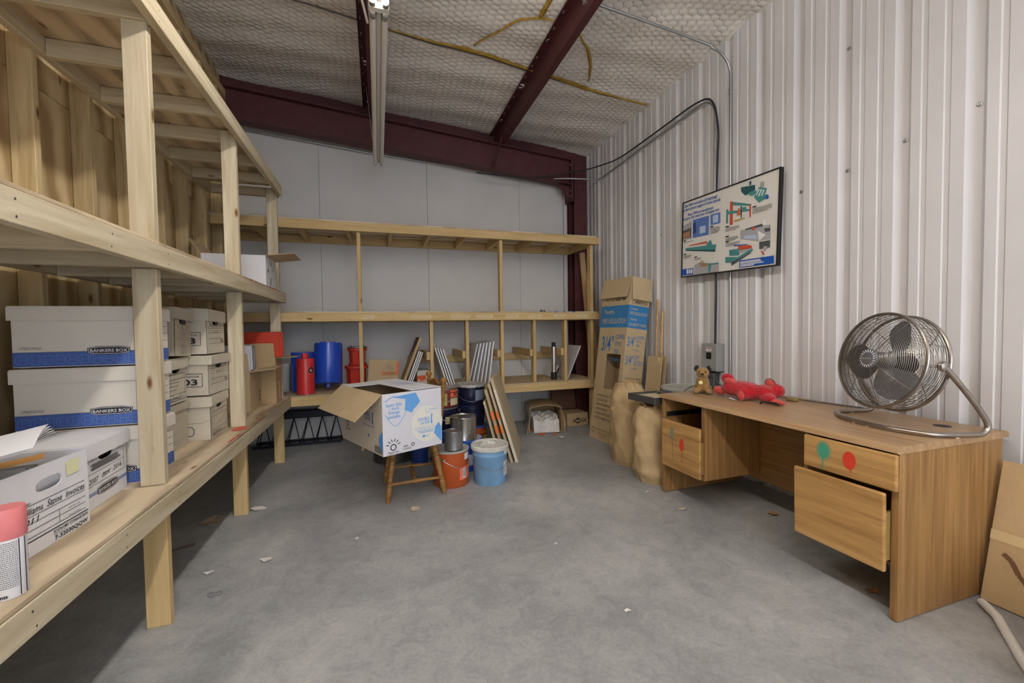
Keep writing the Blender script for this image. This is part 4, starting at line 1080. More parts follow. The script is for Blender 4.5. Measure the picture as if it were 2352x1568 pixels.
MB().bbox(-.17,.14,-.14,.14,0,.165,.003).build('body', KRAFT, ix)
fr = frame((-.17,-.1405,0),(1,0,0),(0,0,1)); MB().text(fr,'I',.09,.045,.06,.014,.02).text(fr,'EX',.205,.045,.06,.075,.02).disc(fr,.155,.066,.04).build('stencil_letters', INK, ix); MB().text(fr,'M',.132,.045,.055,.046,.02,e=.0014).build('stencil_centre', KRAFT, ix)
tg = MB().bbox(-.18,.18,-.006,.006,0,.30,.002).build('hardboard_offcut', plain('brown_hardboard',(108,72,58),.6,noise=.1), None, loc=(2.44,5.22,.168), rot=(-.12,0,.02)); tag(tg,'dark brown hardboard offcut propped behind the stencilled carton','board')
def scrap(label, x, y, s_, mat, seed, rz=0, z=0.0, name='paper_scrap', grp=None):
    r = random.Random(seed); n = 6; pts = [(s_*(.6+.5*r.random())*math.cos(2*math.pi*k/n+r.random()*.4), s_*.7*(.6+.5*r.random())*math.sin(2*math.pi*k/n+r.random()*.4)) for k in range(n)]
    zs = [.001+s_*.35*r.random() for _ in range(n)]; vs = [(p[0],p[1],zz) for p,zz in zip(pts,zs)]+[(0,0,.004)]; vs += [(a,b,c+.0015) for a,b,c in vs]
    fs = []
    for k in range(n): k2 = (k+1)%n; fs += [(k2,k,n),(n+1+k,n+1+k2,2*n+1),(k,k2,n+1+k2,n+1+k)]
    o = MB().add(vs,fs).build(name, mat, None, loc=(x,y,z), rot=(0,0,rz)); tag(o,label,'scrap',grp); return o
SCRAPW = plain('scrap_white',(226,222,216),.7); SCRAPT = plain('scrap_tan',(200,184,156),.75)
scrap('orange torn label on the floor before the torn carton', 2.02,4.60,.05, ORANGEI, 1)
scrap('long orange strip lying under the torn carton', 1.86,4.63,.06, plain('orange_strip',(206,110,70),.7), 2, .2)
scrap('crumpled pinkish wrapper beside the orange torn label', 2.09,4.66,.06, plain('pale_pink_paper',(214,190,178),.7), 3)
scrap('white paper square on the floor near the orange label', 2.02,4.44,.055, SCRAPW, 4)
scrap('beige scrap on the floor between the torn carton and the tall carton', 2.32,4.55,.035, SCRAPT, 5)
scrap('beige leaf shaped chip on the floor in front of the chair', .225,3.03,.045, SCRAPT, 6, .8)
scrap('white scrap beside the shelf leg on the concrete', -.635,2.64,.045, SCRAPW, 7)
scrap('tiny white chip on the open concrete', -.155,2.72,.018, SCRAPW, 8)
scrap('torn white paper heap at the foot of the shelf leg', -.86,3.42,.06, SCRAPW, 9)
scrap('dirty torn paper under the lowest shelf deck', -1.11,3.30,.08, plain('dirty_paper',(150,130,108),.8), 10)
scrap('pointed grey paper under the lowest shelf deck', -1.10,3.95,.09, plain('grey_paper',(168,162,166),.8), 11)
scrap('white half disc chip on the concrete nearest the desk end', 1.055,1.60,.02, SCRAPW, 12)
scrap('small white pebble chip on the open concrete', .985,2.25,.014, SCRAPW, 13)
scrap('folded black and white scrap near the paper bags', 1.98,2.72,.028, SCRAPW, 14)
scrap('tan triangular chip at the foot of the desk', 2.02,2.38,.035, SCRAPT, 15)
scrap('dry tan leaf under the desk by the far pedestal', 2.55,2.12,.05, plain('dry_leaf',(176,146,96),.8), 16, .5)
scrap('dry brown leaf under the desk by the tilted drawer', 2.24,1.33,.04, plain('brown_leaf',(150,110,66),.8), 17)
scrap('white chip at the edge of the shelf shadow', -.895,2.6,.03, SCRAPW, 18)
ri = MB().tube([(.028*math.cos(2*math.pi*k/18),.018*math.sin(2*math.pi*k/18),.004+.004*math.sin(k)) for k in range(18)],.0022,6,True).build('rubber_ring', INKG, None, loc=(-.80,2.37,0)); tag(ri,'bent ring of wire lying beside the nearest shelf leg','ring')
na = MB().tube([(-.06,0,.005),(.055,.01,.005),(.06,.01,.006)],.004,6).lathe_between((.052,.01,.005),(.06,.011,.005),[(0,.009),(1,.009)],8).build('nail', plain('rusty_nail',(96,74,60),.6,.4), None, loc=(-1.15,2.95,0), rot=(0,0,.3)); tag(na,'rusty nail under the lowest shelf deck','nail')

# ================================================================ CHAIR WITH THE BIG CARTON, PAILS
CHW = wood('turned_oak', (120,82,40), (170,128,72), grain=(2,20,20), var=.04, rough=.4)
ch = thing('wooden_chair', 'turned oak captain chair carrying the big white tissue carton', 'chair', (.245,3.43,0))
def turned(p0, p1, r, foot=True):
    pf = [(0,r*.55),(.03,r*.8),(.07,r*.7),(.10,r*.95),(.22,r*.98),(.28,r*.8),(.30,r*1.05),(.33,r*.75),(.36,r*1.05),(.40,r*.72),(.55,r*1.0),(.70,r*1.05),(.74,r*.8),(.76,r*1.1),(.79,r*.8),(.82,r*1.05),(1,r*.85)]
    return MB().lathe_between(p0,p1,pf,14)
legs = [((-.205,-.225,0),(-.15,-.15,.41)),((-.22,.22,0),(-.15,.15,.41)),((.23,-.175,0),(.15,-.15,.41)),((.225,.2,0),(.15,.15,.41))]
for a,b_ in legs: turned(a,b_,.024).build('leg', CHW, ch)
def stretch(a, b_, r=.014): return MB().lathe_between(a,b_,[(0,r*.6),(.1,r*.75),(.3,r*.9),(.36,r*1.15),(.4,r*.85),(.5,r*1.5),(.6,r*.85),(.64,r*1.15),(.7,r*.9),(.9,r*.75),(1,r*.6)],12)
stretch((-.188,-.20,.13),(.205,-.168,.13)).build('stretcher', CHW, ch); stretch((-.197,.198,.13),(.203,.187,.13)).build('stretcher', CHW, ch); stretch((.0,-.185,.13),(.0,.19,.13)).build('stretcher', CHW, ch)
MB().lathe([(.0,.408),(.20,.408),(.215,.415),(.218,.428),(.205,.436),(.0,.437)], 32, cap0=False, cap1=False, wob=lambda a,z: .06*abs(math.cos(2*a))**2).build('seat', CHW, ch)
MB().lathe_between((.185,-.20,.43),(.225,-.285,.93),[(0,.014),(.1,.02),(.18,.014),(.2,.02),(.5,.017),(.56,.021),(.58,.015),(.6,.022),(.84,.019),(.87,.024),(.89,.014),(.915,.016),(.94,.026),(.97,.026),(1,.012)],14).build('back_post', CHW, ch)
MB().lathe_between((.185,.20,.43),(.175,.275,.93),[(0,.014),(.1,.02),(.18,.014),(.2,.02),(.5,.017),(.56,.021),(.58,.015),(.6,.022),(.84,.019),(.87,.024),(.89,.014),(.915,.016),(.94,.026),(.97,.026),(1,.012)],14).build('back_post', CHW, ch)
vs = []
for i in range(9):
    t_ = i/8; y = -.275+t_*.54; x = .218-.04*t_+.03*math.sin(math.pi*t_); zt = .865+.0*t_-.035*abs(math.cos(2*math.pi*t_))+.02; zb = .765
    vs += [(x-.009,y,zb),(x-.009,y,zt),(x+.009,y,zt),(x+.009,y,zb)]
fs = []
for i in range(8):
    for k in range(4): a = 4*i; fs.append((a+k, a+4+k, a+4+(k+1)%4, a+(k+1)%4))
fs += [(0,1,2,3),(35,34,33,32)]
MB().add(vs,fs).build('top_rail', CHW, ch)
for y in (-.12,-.04,.04,.12): MB().lathe_between((.19,y*.9,.43),(.215,y,.78),[(0,.007),(.4,.011),(.5,.008),(.6,.011),(1,.007)],8).build('spindle', CHW, ch)

# tissue carton
tcx = thing('tissue_carton', 'big white and blue tissue carton with one flap open on the chair', 'box', (.075,3.345,.4375), math.atan2(.2,.43))
X,Y,Z,th = .470,.725,.425,.005
OFFW = cardboard('pale_grey_carton',(214,214,220),var=.02)
MB().box(-X/2,X/2,-Y/2,-Y/2+th,0,Z).build('side_panel', OFFW, tcx); MB().box(-X/2,X/2,Y/2-th,Y/2,0,Z).build('side_panel', OFFW, tcx)
MB().box(-X/2,-X/2+th,-Y/2+th,Y/2-th,0,Z).build('side_panel', cardboard('cream_carton',(206,194,176),var=.03), tcx); MB().box(X/2-th,X/2,-Y/2+th,Y/2-th,0,Z).build('side_panel', OFFW, tcx)
MB().box(-X/2+th,X/2-th,-Y/2+th,Y/2-th,0,.006).build('base', KRAFT3, tcx)
MB().box(-X/2+th,-X/2+.007,-Y/2+th,Y/2-th,.007,Z-.001).box(X/2-.007,X/2-th,-Y/2+th,Y/2-th,.007,Z-.001).box(-X/2+.007,X/2-.007,Y/2-.007,Y/2-th,.007,Z-.001).box(-X/2+.007,X/2-.007,-Y/2+th,-Y/2+.007,.007,Z-.001).build('inner_liner', KRAFT3, tcx)
# closed top flaps: far flap and right flap; left flap hangs open
MB().box(-X/2,X/2,Y/2-.20,Y/2,Z+.0005,Z+.0045).build('top_flap', OFFW, tcx)
MB().box(-.02,X/2,-Y/2+.0,Y/2-.0,Z+.005,Z+.009).build('top_flap', OFFW, tcx)
e1v = Vector((-.76,0,-.65)).normalized()*.245; b0 = Vector((-X/2,-Y/2,Z)); b1 = Vector((-X/2,Y/2-.01,Z)); nn = Vector((-.65,0,.76))*.004
vs = [b0,b1,b1+e1v+Vector((0,-.01,0)),b0+e1v+Vector((0,.01,0))]; vs += [v+nn for v in vs]
MB().add(vs,[(0,1,2,3),(7,6,5,4),(0,4,5,1),(1,5,6,2),(2,6,7,3),(3,7,4,0)]).build('open_flap', KRAFT2, tcx)
GLUE = plain('pale_glue',(222,208,190),.5); q = MB(); fo = frame(b0+nn, (0,1,0), tuple(-e1v.normalized()))
fo = (b0+nn+e1v, Vector((0,1,0)), -e1v.normalized())
for a,b_ in (((.06,.05),(.10,.06)),((.12,.19),(.16,.2)),((.38,.04),(.41,.07)),((.40,.2),(.42,.24))): q.line(fo,a[0],a[1],b_[0],b_[1],.012,.0008)
q.build('glue_marks', GLUE, tcx)
fr = frame((-X/2,-Y/2-.0005,0),(1,0,0),(0,0,1))       # face toward the room
q = MB()
q.poly(fr,[(.075,.398),(.255,.412),(.29,.345),(.265,.318),(.235,.295),(.225,.272),(.165,.298),(.168,.31),(.175,.375),(.13,.385)],.0008)
q.poly(fr,[(.465,.13),(.445,.17),(.415,.14),(.40,.095),(.43,.06),(.465,.02)],.0008)
q.line(fr,.02,.372,.06,.395,.005); q.line(fr,.06,.395,.095,.408,.005)
pv = None
for k in range(13):
    t_ = k/12; a = (.02+.155*t_, .285-.085*math.sin(math.pi*t_)**.8 if False else .285-.09*(1-abs(2*t_-1)**1.6))
    if pv: q.line(fr,pv[0],pv[1],a[0],a[1],.0035)
    pv = a
q.line(fr,.172,.285,.175,.375,.002)
q.text(fr,'Septic Safe',.025,.335,.033,.118,.012).text(fr,'and',.04,.315,.014,.02).text(fr,'more',.068,.31,.033,.055,.012).text(fr,'footage',.045,.283,.033,.082,.012).text(fr,'available',.038,.253,.033,.095,.012)
q.text(fr,'DOUBLE',.27,.20,.031,.095,.02).text(fr,'LAYER',.29,.173,.031,.075,.02)
q.poly(fr,[(.375,.17),(.392,.17),(.385,.2),(.392,.24),(.38,.24),(.375,.205)],.0008)
q.text(fr,'410010',.372,.268,.018,.06,.01).outline(fr,[(.335,.26),(.366,.26),(.366,.285),(.335,.285)],.0016).bar(fr,.335,.25,.44,.2512).bar(fr,.22,.155,.44,.1563)
q.text(fr,'BATHROOM TISSUE - WHITE - 1000SH',.245,.138,.013,.175,.01)
for i in range(2): q.bar(fr,.265+.015*i,.122-.012*i,.405-.01*i,.127-.012*i)
q.disc(fr,.315,.085,.011).bar(fr,.33,.087,.36,.09).bar(fr,.33,.08,.35,.083)
q.build('blue_print', SKYI, tcx)
q = MB(); q.ring(fr,.075,.052,.02,.007,18)
for k in range(6):
    a = math.pi*(.12+.76*k/5); q.line(fr,.075+.036*math.cos(a),.055+.036*math.sin(a),.075+.056*math.cos(a),.055+.056*math.sin(a),.006)
q.text(fr,'Papernet',.035,.012,.02,.08,.01,.15).bar(fr,.025,.004,.14,.0055); q.build('maker_logo', INK, tcx); q = MB(); q.bar(fr,.14,.01,.1412,.035).text(fr,'SOFIDEL',.15,.016,.02,.065,.006).ring(fr,.225,.045,.011,.005,12).bar(fr,.15,.038,.19,.041).bar(fr,.15,.044,.185,.047)
q.build('black_print', INK, tcx)
MB().disc(fr,.345,.175,.13,32,.0004).build('pale_disc', plain('cream_print',(226,224,214),.7), tcx)
fl_ = frame((-X/2-.0005,Y/2,0),(0,-1,0),(0,0,1)); q = MB()
q.text(fl_,'DOUBLE',.40,.25,.04,.13,.02).text(fl_,'LAYER',.44,.215,.04,.10,.02).text(fl_,'410010',.48,.31,.022,.08,.01).text(fl_,'BATHROOM TISSUE',.40,.175,.016,.2,.01).bar(fl_,.38,.2,.6,.2015).disc(fl_,.5,.11,.012)
q.poly(fl_,[(.56,.205),(.585,.205),(.575,.245),(.585,.285),(.565,.285),(.56,.245)],.0008)
q.build('blue_print', plain('slate_blue_ink',(84,112,156),.7), tcx)
q = MB(); q.poly(fl_,[(.725,.02),(.68,.06),(.66,.1),(.69,.15),(.725,.17)],.0008).poly(fl_,[(.25,.424),(.33,.424),(.30,.38),(.27,.35)],.0008).build('blue_shapes', SKYI, tcx)
q = MB()
for k in range(14): q.bar(fl_,.60+.008*k,.012,.604+.008*k,.06)
q.build('barcode', INK, tcx); q = MB(); q.ring(fl_,.12,.14,.02,.007,16).text(fl_,'Papernet',.07,.09,.022,.1,.01,.15); q.build('black_print', INK, tcx)
ft = frame((-.02,-Y/2,Z+.0092),(1,0,0),(0,1,0)); q = MB()
for i in range(4): q.bar(ft,.05+.02*(i%2),.30+.03*i,.2,.308+.03*i)
q.text(ft,'DOUBLE LAYER',.06,.45,.03,.15,.01); q.build('top_print', plain('faded_blue_ink',(120,150,206),.7), tcx)
q = MB(); ft2 = frame((-X/2,Y/2-.2,Z+.0046),(1,0,0),(0,1,0)); q.line(ft2,.10,.05,.10,.15,.012).line(ft2,.16,.05,.16,.15,.012); q.build('tape_strips', MASKT, tcx)

def pail(label, loc, r, h, mat, lid=None, bail=True, ribs=True, rim=None, labels=(), rz=0.0, group=None, taper=.94, bail_a=.0, lid_style='flat', name='paint_pail', bail_drop=.55):
    t = thing(name, label, 'pail', loc, rz, group)
    r0 = r*taper
    pr = [(r0*.97,0),(r0,.006)]
    if ribs: pr += [(r0+(r-r0)*.78,h*.74),(r+.004,h*.765),(r+.004,h*.785),(r*.995,h*.80)]
    pr += [(r,h-.012)]
    MB().lathe(pr, 36).build('body', mat, t)
    MB().lathe([(r-.001,h-.016),(r+.006,h-.014),(r+.007,h-.004),(r+.003,h),(r-.004,h+.001)], 36, cap0=False, cap1=False).build('rim', rim or STEELD, t)
    if lid:
        if lid_style == 'flat': MB().lathe([(r-.003,h-.01),(r-.004,h+.0005),(r-.012,h-.004),(r*.6,h-.0055),(0,h-.005)], 36, cap0=False, cap1=False).build('lid', lid, t)
        elif lid_style == 'lug':
            MB().lathe([(r+.009,h-.022),(r+.010,h+.003),(r-.002,h+.006),(r-.012,h-.001),(0,h-.002)], 36, cap0=False, cap1=False).build('lid', lid, t)
            for k in range(16):
                a = 2*math.pi*k/16; MB().bbox(-.003,.003,-.011,.011,-.024,.0,.001,Matrix.Translation(((r+.011)*math.cos(a),(r+.011)*math.sin(a),h)) @ Matrix.Rotation(a,4,'Z')).build('lid_lug', lid, t)
        else:
            MB().lathe([(r+.011,h-.03),(r+.014,h-.02),(r+.014,h+.002),(r+.008,h+.008),(r-.006,h+.008),(r-.014,h+.0),(r*.5,h+.002),(0,h+.004)], 36, cap0=False, cap1=False).build('lid', lid, t)
    if bail:
        for s_ in (-1,1):
            MB().lathe([(.014,0),(.014,.004),(.006,.008),(0,.008)], 12, Matrix.Rotation(bail_a,4,'Z') @ Matrix.Translation((s_*(r-.001),0,h*.78)) @ Matrix.Rotation(s_*math.pi/2,4,'Y'), cap1=False).build('bail_ear', STEELD, t)
        pts = []
        for k in range(17):
            a = math.pi*k/16; pts.append(Vector(((r+.012)*math.cos(a), -(r+.014)*math.sin(a), h*.78-h*bail_drop*math.sin(a))))
        mt = Matrix.Rotation(bail_a,4,'Z'); MB().tube([mt @ p for p in pts], .0024, 6).build('bail_handle', GALV, t)
    for (z0,z1,a0,a1,m,nm) in labels:
        rr = r0+(r-r0)*((z0+z1)/2/h)
        patch(MB(), rr+.0015, z0, z1, a0, a1).build(nm, m, t)
    return t
LTB = plain('dusty_light_blue_plastic', (128,172,210), .5, noise=.22, nscale=7); WLID = plain('dirty_white_lid', (216,214,206), .55, noise=.25, nscale=12)
ORP = plain('rust_orange_enamel', (186,86,36), .4, noise=.12, nscale=10); ORL = plain('salmon_label', (238,122,92), .6); GREYLID = plain('grey_green_lid',(176,178,170),.5,noise=.15)
lp = pail('light blue plastic pail with a dirty white lid standing in front', (.885,3.395,0), .148, .315, LTB, WLID, True, True, LTB, ((.07,.19,-.95,-.25,plain('worn_white_label',(206,206,202),.7),'label'),(.245,.285,-.9,-.35,SCRAPW,'label')), lid_style='plastic', bail_a=.1, bail_drop=.35)
q = MB(); cyl_text_rows(q,.1455,.085,.18,-.9,-.32,9,8); q.build('label_print', INKG, lp)
fr = frame((-.07,-.06,.325),(1,0,0),(0,1,0)); MB().tube([(-.08,-.03,.322),(-.02,.02,.33),(.04,-.02,.326),(.085,.04,.322)],.012,8).tube([(-.05,.06,.322),(.02,.05,.33),(.06,.08,.322)],.01,8).build('dried_residue', WLID, lp)
op = pail('rust orange pail with a salmon label beside the chair leg', (.562,3.462,0), .148, .300, ORP, GREYLID, True, False, GREYLID, ((.06,.165,-1.25,-.35,ORL,'label'),(.22,.275,-.9,-.45,SCRAPW,'label')), bail_a=1.0, bail_drop=.3, taper=.985)
patch(MB(),.150,.075,.155,-1.05,-.82,4,.002).build('white_label_strip', PAPER, op); q = MB()
for k in range(9): patch(q,.151,.085+k*.006,.088+k*.006,-1.03,-.85,3,.002)
q.build('barcode', INK, op)
bp_ = pail('bright blue pail carrying the big steel can', (.765,3.80,0), .148, .285, plain('bright_blue_enamel',(34,84,196),.35,noise=.1), plain('blue_lid',(186,190,196),.5), True, True, plain('blue_rim',(60,100,190),.4), ((.215,.26,-1.15,-.6,ORANGEI,'label'),(.06,.16,-1.7,-1.0,plain('pale_label',(190,204,222),.7),'label')), bail_a=.4)
def can(label, loc, r, h, mat):
    t = thing('steel_can', label, 'can', loc)
    MB().lathe([(r*.98,0),(r*1.01,.003),(r,.007),(r,h-.008),(r*1.015,h-.004),(r*1.0,h),(r*.93,h-.0005),(r*.92,h-.006),(0,h-.005)], 36, cap1=False).build('body', mat, t)
    return t
bc = can('big shiny steel can with a wire handle standing on the blue pail', (.735,3.775,.289), .122, .205, SILV)
MB().tube(smooth_path([(-.05,-.02,.205),(-.02,.02,.212),(.03,.03,.21),(.06,-.01,.206),(.02,-.05,.208)],4),.002,6).build('wire_handle', GALV, bc)
q = MB(); cyl_text_rows(q,.1225,.075,.115,-1.5,-.5,2,4); q.build('stamped_print', INKG, bc)
can('small dull steel can standing on the rust orange pail', (.578,3.405,.3035), .075, .155, STEELD)
g = 'stacked enamel pails behind the chair'
s1 = pail('rust orange pail at the bottom under two navy pails', (.92,4.235,0), .150, .300, ORP, plain('navy_lid',(40,52,110),.4), False, True, plain('blue_rim2',(60,96,190),.4), ((.1,.2,-.9,-.3,plain('yellow_label',(206,186,96),.7),'label'),), group=g)
s2 = pail('spattered navy pail in the middle of its stack behind the steel can', (.905,4.225,.3045), .150, .222, NAVY, plain('navy_lid2',(40,46,74),.4), True, True, NAVY, (), bail_a=.5, bail_drop=.75, group=g)
s3 = pail('navy pail with a lugged grey lid topping its stack', (.905,4.225,.530), .148, .200, NAVY, TINLID, True, True, NAVY, ((.04,.15,-1.45,-.55,plain('dark_grey_label',(128,136,160),.6),'label'),), bail_a=-.1, bail_drop=.6, lid_style='lug', group=g)
l1 = pail('blue pail at the bottom of the stack behind the chair back', (.60,4.12,0), .145, .325, plain('mid_blue_enamel',(40,70,150),.4), STEELD, False, True, plain('blue_rim3',(70,110,200),.4), (), group=g)
l2 = pail('navy pail with a drooping handle in the middle behind the chair back', (.605,4.12,.329), .140, .205, NAVY, STEELD, True, True, None, ((.05,.12,-1.6,-1.2,plain('pale_yellow_label',(206,200,150),.7),'label'),), bail_a=.8, group=g)
l3 = pail('labelled steel pail with a grey lid on top behind the chair back', (.612,4.115,.537), .138, .190, plain('brick_red_enamel',(120,50,44),.4), TINLID, True, True, None, ((.10,.17,-1.25,-.35,ORANGEI,'label'),(.02,.09,-1.25,-.35,plain('cream_label',(216,196,160),.7),'label'),(.02,.16,-2.3,-1.5,plain('olive_label',(170,168,90),.7),'label')), bail_a=-.5, group=g)
fr = None
q = MB(); tl = text_geo('AT', .02, 0)
vs = []
for p_ in tl[0]:
    a = -1.05+p_[0]*.05/.14; vs.append(((.1432)*math.cos(a), (.1432)*math.sin(a), .115+p_[1]*.05))
q.add(vs, tl[1]).build('label_letters', INK, l3)
pail('small dark blue pail tucked under the carton beside the chair', (.355,4.05,0), .085, .19, plain('dusky_blue_enamel',(38,64,132),.4), STEELD, False, True, None, ())
tb = thing('steel_tub', 'wide dark steel tub on the floor behind the chair legs', 'tub', (.125,4.315,0))
MB().lathe([(.185,0),(.195,.004),(.195,.014),(.188,.02),(.192,.20),(.20,.205),(.20,.215),(.19,.216),(.185,.03),(0,.028)], 40, cap1=False).build('body', plain('tarnished_steel',(98,92,88),.45,.6,noise=.25,nscale=9), tb)
# ---- wrapped panels leaning on the pails
wrapm = [cardboard('wrap_kraft_a',(196,178,148)), cardboard('wrap_kraft_b',(186,164,128)), cardboard('wrap_cream',(222,212,190))]
TAPEO = plain('orange_tape',(232,128,58),.55)
dv = Vector((.24,.60)).normalized(); yaw = math.atan2(dv.y,dv.x)-math.pi/2
for i in range(4):
    lean = (-.285,-.275,-.26,-.25)[i]; th_ = (.03,.022,.026,.02)[i]
    x = 1.262-.054*i; y = 3.745+.01*i
    t = thing('wrapped_panel', ('cream edged cardboard wrapped panel outermost of those leaning on the pails','cardboard wrapped panel with orange tape second from the outermost leaning one','orange taped cardboard parcel third from the outermost leaning panel','thin cardboard sheet leaning directly against the navy pails')[i], 'panel', (x,y,.002), 0, 'wrapped panels leaning on the pails', rot=(0,lean,yaw))
    hh = (.86,.80,.74,.62)[i]; dd = (.62,.60,.56,.5)[i]
    MB().bbox(-th_,0,0,dd,0,hh,.004).build('panel', wrapm[(2,0,1,0)[i]] if i else wrapm[0], t)
    if i == 0: MB().box(-th_+.002,-.002,-.002,.0,.01,hh-.12).build('torn_edge', wrapm[2], t)
    if i in (1,2):
        for z in ((.15,.22),(.3,.38),(.44,.52)): MB().box(-th_-.001,.001,-.0015,.03,z[0],z[1]).build('orange_tape', TAPEO, t)

# ================================================================ RIGHT SIDE: TALL CARTON, BAGS, DRUM
tu = thing('tall_carton', 'tall brown and blue pipe insulation carton leaning on the ribbed wall', 'box', (2.385,4.12,.002), 0, rot=(0,.128,.086))
Wc, Dc, Hc, th = .50, .27, 1.86, .006       # along Y, along X, height
BAND = (1.30, 1.55)
def holepanel(mb, y0, y1, z0, z1, hy0, hy1, hz0, hz1, x0, x1):
    mb.box(x0,x1,y0,hy0,z0,z1); mb.box(x0,x1,hy1,y1,z0,z1); mb.box(x0,x1,hy0,hy1,z0,hz0); mb.box(x0,x1,hy0,hy1,hz1,z1); return mb
holepanel(MB(), -Wc/2, Wc/2, 0, Hc, -.19, .07, .60, 1.0, 0, th).build('printed_side', KRAFT2, tu)
MB().box(th,Dc,-Wc/2,-Wc/2+th,0,Hc).build('printed_side', KRAFT2, tu); MB().box(th,Dc,Wc/2-th,Wc/2,0,Hc).build('side_panel', KRAFT2, tu); MB().box(Dc-th,Dc,-Wc/2+th,Wc/2-th,0,Hc).build('side_panel', KRAFT3, tu)
MB().box(th,Dc-th,-Wc/2+th,Wc/2-th,0,.006).build('base', KRAFT3, tu)
for a in (Vector((-.17,0,-.985)),):
    vs = [Vector((-.001,-Wc/2+.004,Hc)),Vector((-.001,Wc/2-.004,Hc))]; vs += [vs[1]+a*.23,vs[0]+a*.23]; vs += [v+Vector((-.005,0,0)) for v in vs]
    MB().add(vs,[(0,1,2,3),(7,6,5,4),(0,4,5,1),(1,5,6,2),(2,6,7,3),(3,7,4,0)]).build('flap', KRAFT2, tu)
a = Vector((.0,-.13,-.99)); vs = [Vector((.008,-Wc/2-.001,Hc)),Vector((Dc,-Wc/2-.001,Hc))]; vs += [vs[1]+a*.25,vs[0]+a*.25]; vs += [v+Vector((0,-.005,0)) for v in vs]
MB().add(vs,[(0,3,2,1),(4,5,6,7),(0,1,5,4),(1,2,6,5),(2,3,7,6),(3,0,4,7)]).build('flap', KRAFT2, tu)
fa = frame((-.0005,Wc/2,0),(0,-1,0),(0,0,1)); fb_ = frame((0,-Wc/2-.0005,0),(1,0,0),(0,0,1))
MB().bar(fa,0,BAND[0],Wc,BAND[1]).build('blue_band', TUNDRA, tu); MB().bar(fb_,0,BAND[0],Dc,BAND[1]).build('blue_band', TUNDRA, tu)
q = MB()
q.text(fa,'3/4"',.07,1.03,.24,.22,.01).text(fa,'COPPER',.32,1.17,.07,.16,.01).text(fa,'CPVC',.32,1.09,.07,.11,.01).text(fa,'PEX',.32,1.01,.07,.085,.01).text(fa,'1/2" IRON',.25,.92,.05,.17,.004)
q.build('blue_print', TUNDRA, tu); q = MB(); q.text(fb_,'3/4"',.02,1.10,.15,.11,.01).text(fb_,'COPPER',.145,1.19,.045,.105,.01).text(fb_,'CPVC',.145,1.145,.045,.07,.01).text(fb_,'PEX',.145,1.10,.045,.05,.01).text(fb_,'1/2" IRON',.10,1.05,.03,.08,.004)
q.text(fb_,'3/4"',.02,.90,.14,.10,.01).text(fb_,'COBRE',.135,.985,.032,.07,.01).text(fb_,'CPVC',.135,.955,.032,.055,.01).text(fb_,'POLIETILENO',.135,.925,.032,.12,.01).text(fb_,'RETICULADO',.135,.895,.032,.11,.01).text(fb_,'1/2" HIERRO',.10,.85,.026,.09,.004)
q.build('blue_print', TUNDRA, tu)
q = MB(); q.text(fa,'Tundra',.06,1.46,.065,.19,.025,e=.0014); q.build('knocked_out_text', KRAFT2, tu); q = MB(); q.text(fa,'PIPE INSULATION',.045,1.345,.085,.43,.012,e=.0014)
q.build('knocked_out_text', KRAFT2, tu); q = MB(); q.text(fb_,'Tundra',.03,1.50,.035,.09,.025,e=.0014).text(fb_,'PIPE INSULATION',.02,1.445,.048,.235,.012,e=.0014); q.build('knocked_out_text', KRAFT2, tu); q = MB(); q.text(fb_,'Tundra',.03,1.385,.035,.09,.025,e=.0014); q.build('knocked_out_text', KRAFT2, tu); q = MB(); q.text(fb_,'AISLAMIENTO TUBERIA',.02,1.325,.045,.24,.012,e=.0014)
q.build('knocked_out_text', KRAFT2, tu)
q = MB(); q2 = MB()
for k,tx in enumerate(('HCFC','CFC')): q.ring(fa,.11+.095*k,1.645,.036,.005).text(fa,tx,.11+.095*k,1.632,.028,.05,.004,0,'CENTER')
q.outline(fa,[(.265,1.61),(.34,1.61),(.303,1.685)],.009).text(fa,'4',.303,1.62,.035,None,.006,0,'CENTER').ring(fa,.40,1.645,.034,.012).text(fa,'e',.40,1.625,.05,None,.01,0,'CENTER')
for i,tx in enumerate(('FOR HOT AND COLD WATER PIPES','CUTS HEAT LOSS','REDUCES CONDENSATION','RESISTS FREEZING','FLAME RETARDANT ADDED','REDUCE PLUMBING NOISE')):
    q.text(fa,tx,.10,.50-.052*i,.034,.0123*len(tx),.004).disc(fa,.085,.511-.052*i,.006)
    q2.text(fb_,tx,.04,.74-.034*i,.022,.0078*len(tx),.004)
    q2.text(fb_,('PARA TUBERIA DE AGUA','CALIENTE Y FRIA','DISMINUYE LA','REDUCE LA CONDENSACION','RESISTE LA CONGELACION','BAJA EL RUIDO')[i],.03,.50-.034*i,.022,None,.004)
q.text(fa,'Industrial Thermo Polymers Limited',.09,.115,.022,.34,.003)
for i in range(3): q.text(fa,('153 Van Kirk Drive, Brampton, Ontario','Canada L7A 1A4','www.tundrafoam.com')[i],.26,.085-.022*i,.016,(.24,.12,.14)[i],0,0,'CENTER')
q.ring(fa,.055,.10,.026,.006,14); q.build('black_print', INK, tu); q = q2
for i,tx in enumerate(('ENERGIA INOCUO','PARA EL MEDIO','AMBIENTE')): q.text(fb_,tx,Dc/2,1.71-.042*i-.05,.034,.0155*len(tx),.008,0,'CENTER')
for k in range(3): q.ring(fb_,.06+.05*k,1.585,.019,.004,14)
q.ring(fb_,.22,1.585,.018,.007,14)
q.build('black_print', INK, tu)

